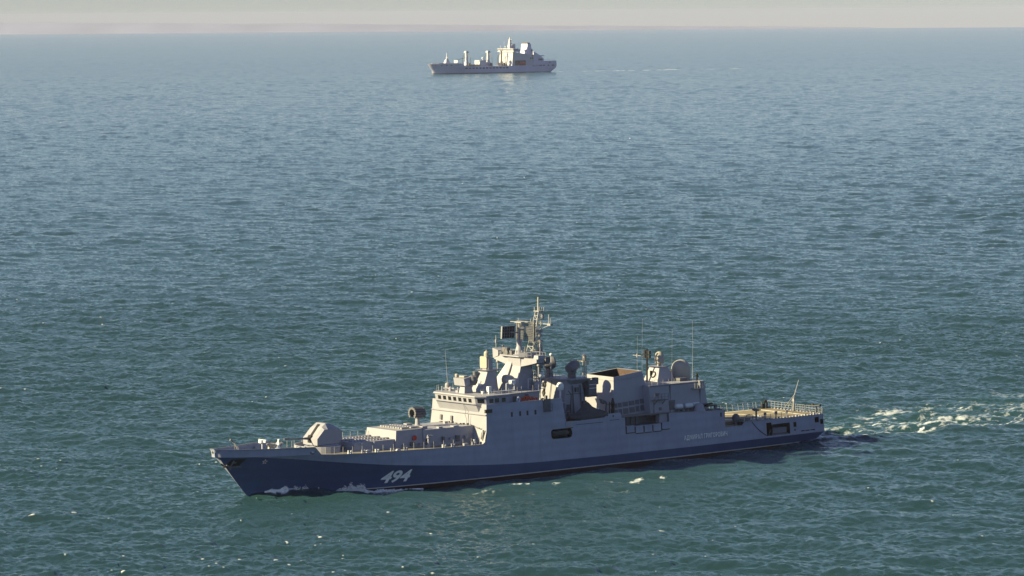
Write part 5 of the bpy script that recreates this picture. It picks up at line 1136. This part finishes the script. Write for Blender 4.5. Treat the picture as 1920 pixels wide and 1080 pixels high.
M = MB(); M.box(152, 156, -5, 6, 36.5, 38); M.box(156.5, 159, 5.5, 7.8, 26.5, 29.5); M.build('funnel_top', TD, fn_)
M = MB(); M.prism([(156, 8.9), (172, 8.9), (172, 17.5), (166, 21.5), (161, 24.5), (156, 26.5)], -13.9, 13.9); M.box(164, 173, -5, 13.9, 20.4, 21.6); hg_ = M.build('hangar_block', TG, tk)
for a, z in ((150, 17), (153, 17), (153, 20.5), (163.5, 15.2), (166, 15.2), (168, 15.2)):
    M = MB(); M.box(a, a + 1.8, 13.7, 14.35, z, z + 2.2); M.build('side_window', TD, hg_)
M = MB(); M.rail([(173, 12.6, 14.6), (191, 12, 14.6)], 1.6, 3, (1,), .15, .1); M.build('flight_deck_rail', TW, tk)
M = MB(); M.box(126, 143, 13.2, 14.15, 9.3, 15.6); M.build('boat_recess', TD, sp_)
lb = thing('lifeboat', 'red enclosed lifeboat in a side recess of the distant tanker', 'lifeboat', TSHIP @ Matrix.Translation((-137.5, 14.4, 10.6)))
M = MB(L0); M.loft([[(x, -w, .6), (x, -w * .7, -.9 + abs(x) * .08), (x, w * .7, -.9 + abs(x) * .08), (x, w, .6)] for x, w in ((-5.6, .3), (-4, 1.2), (0, 1.7), (4, 1.3), (5.6, .4))]); M.build('boat_hull', RED, lb)
M = MB(L0); M.loft([[(x, -w, .6), (x, -w * .8, h), (x, w * .8, h), (x, w, .6)] for x, w, h in ((-5.4, .4, 1.0), (-4, 1.15, 2.2), (0, 1.6, 3.0), (3, 1.4, 3.4), (5, .6, 1.4))]); M.build('canopy', RED, lb)
M = MB(); M.line([(132, 13.9, 15.4), (132.5, 14.8, 15), (132.5, 14.8, 13.2)], .25); M.line([(142.8, 13.9, 15.4), (142.3, 14.8, 15), (142.3, 14.8, 13.2)], .25); M.build('boat_davit', TD, tk)

# far coast, below the horizon and deep in the haze
def coast():
    g = np.random.default_rng(3); b = bmesh.new(); n = 120; prev = None
    for i in range(n):
        f = i / (n - 1); x = -7200 + f * 10500; y = 33200 + 200 * math.sin(f * 9)
        top = 4 + 26 * (float(fbm(np.array([f * 9.0]), np.array([.5]), 300, 4)[0]) - .5) + 6 - 95 * max(0, f - .3) / .7
        r = [b.verts.new((x, y - 300, -95)), b.verts.new((x, y, max(-90, top))), b.verts.new((x, y + 900, max(-90, top + 3))), b.verts.new((x, y + 1300, -95))]
        if prev:
            for k in range(3): b.faces.new((prev[k], r[k], r[k + 1], prev[k + 1]))
        prev = r
    me = bpy.data.meshes.new('coast_hills'); b.to_mesh(me); b.free()
    me.materials.append(mat('coast_land', (0.19, 0.215, 0.36), 0.9, wear=0.2, scale=0.002)); o = bpy.data.objects.new('coast_hills', me); COL.objects.link(o); tag(o, kind='structure')
coast()
# ---------------------------------------------------------------- broken water thrown up along the bow
FOAM = mat('foam_white', (0.86, 0.87, 0.89), 0.8, wear=0.1, scale=3)
def spray():
    g = np.random.default_rng(15); b = bmesh.new()
    for (a0, a1, n, hf, wf) in ((9.3, 20.0, 1700, lambda t: .22 + .5 * math.sin(min(1, t * 1.05) * math.pi) ** .6, .8), (20.4, 36.0, 2400, lambda t: .10 + 1.15 * math.exp(-((t - .2) / .13) ** 2) + .42 * max(0, 1 - t) * min(1, t * 8), 1.2)):
        for i in range(n):
            t = g.random() if g.random() < .6 else min(1, max(0, g.normal(.22, .1))); a = a0 + (a1 - a0) * t
            base = 0.95 * max(0, min(1, (27 - a) / 17)) - 0.35 * max(0, min(1, (a - 14) / 22)) - .15
            hh = hf(t) * (.35 + 1.15 * float(noise2(np.array([a * 2.1]), np.array([.3]), 404)[0]) * (.6 + .8 * g.random())); k = g.random() ** 1.25; z = base + hh * k
            y = hull_y(a, max(.05, min(z, 3))) + .03 + k * .25 + g.random() * (1 - k) ** 1.2 * wf * (.35 + hh * .8)
            r = .035 + .11 * g.random() ** 2.2 * (1.25 - k)
            m_ = Matrix.Translation(V((a, y, z))) @ Matrix.Rotation(g.random() * 3, 4, 'Z') @ Matrix.Diagonal((r * (1.3 + g.random()), r, r * (.6 + .6 * g.random()), 1))
            bmesh.ops.create_icosphere(b, subdivisions=1, radius=1, matrix=m_)
    me = bpy.data.meshes.new('bow_spray'); b.to_mesh(me); b.free()
    for p in me.polygons: p.use_smooth = True
    me.materials.append(FOAM); o = bpy.data.objects.new('bow_spray', me); COL.objects.link(o); o.matrix_world = SHIP; tag(o, kind='stuff')
spray()
# ---------------------------------------------------------------- haze
def make_haze():
    me = bpy.data.meshes.new('haze'); b = bmesh.new()
    for z in (-105.0, 92.0): 
        for x, y in ((-1, -1), (1, -1), (1, 1), (-1, 1)): b.verts.new((x * 35500, y * 35500, z))
    b.verts.ensure_lookup_table()
    for f in ((0, 3, 2, 1), (4, 5, 6, 7), (0, 1, 5, 4), (1, 2, 6, 5), (2, 3, 7, 6), (3, 0, 4, 7)): b.faces.new([b.verts[i] for i in f])
    b.to_mesh(me); b.free()
    M = bpy.data.materials.new('haze_air'); M.use_nodes = True; n = M.node_tree.nodes
    n.remove(n['Principled BSDF']); pv = n.new('ShaderNodeVolumePrincipled')
    pv.inputs['Color'].default_value = HAZE_COL; pv.inputs['Density'].default_value = HAZE
    pv.inputs['Anisotropy'].default_value = 0.0
    M.node_tree.links.new(pv.outputs[0], n['Material Output'].inputs['Volume'])
    me.materials.append(M); o = bpy.data.objects.new('haze', me); COL.objects.link(o); tag(o, kind='stuff')
HAZE = 2.3e-5; HAZE_COL = (0.53, 0.58, 0.88, 1)
make_haze()
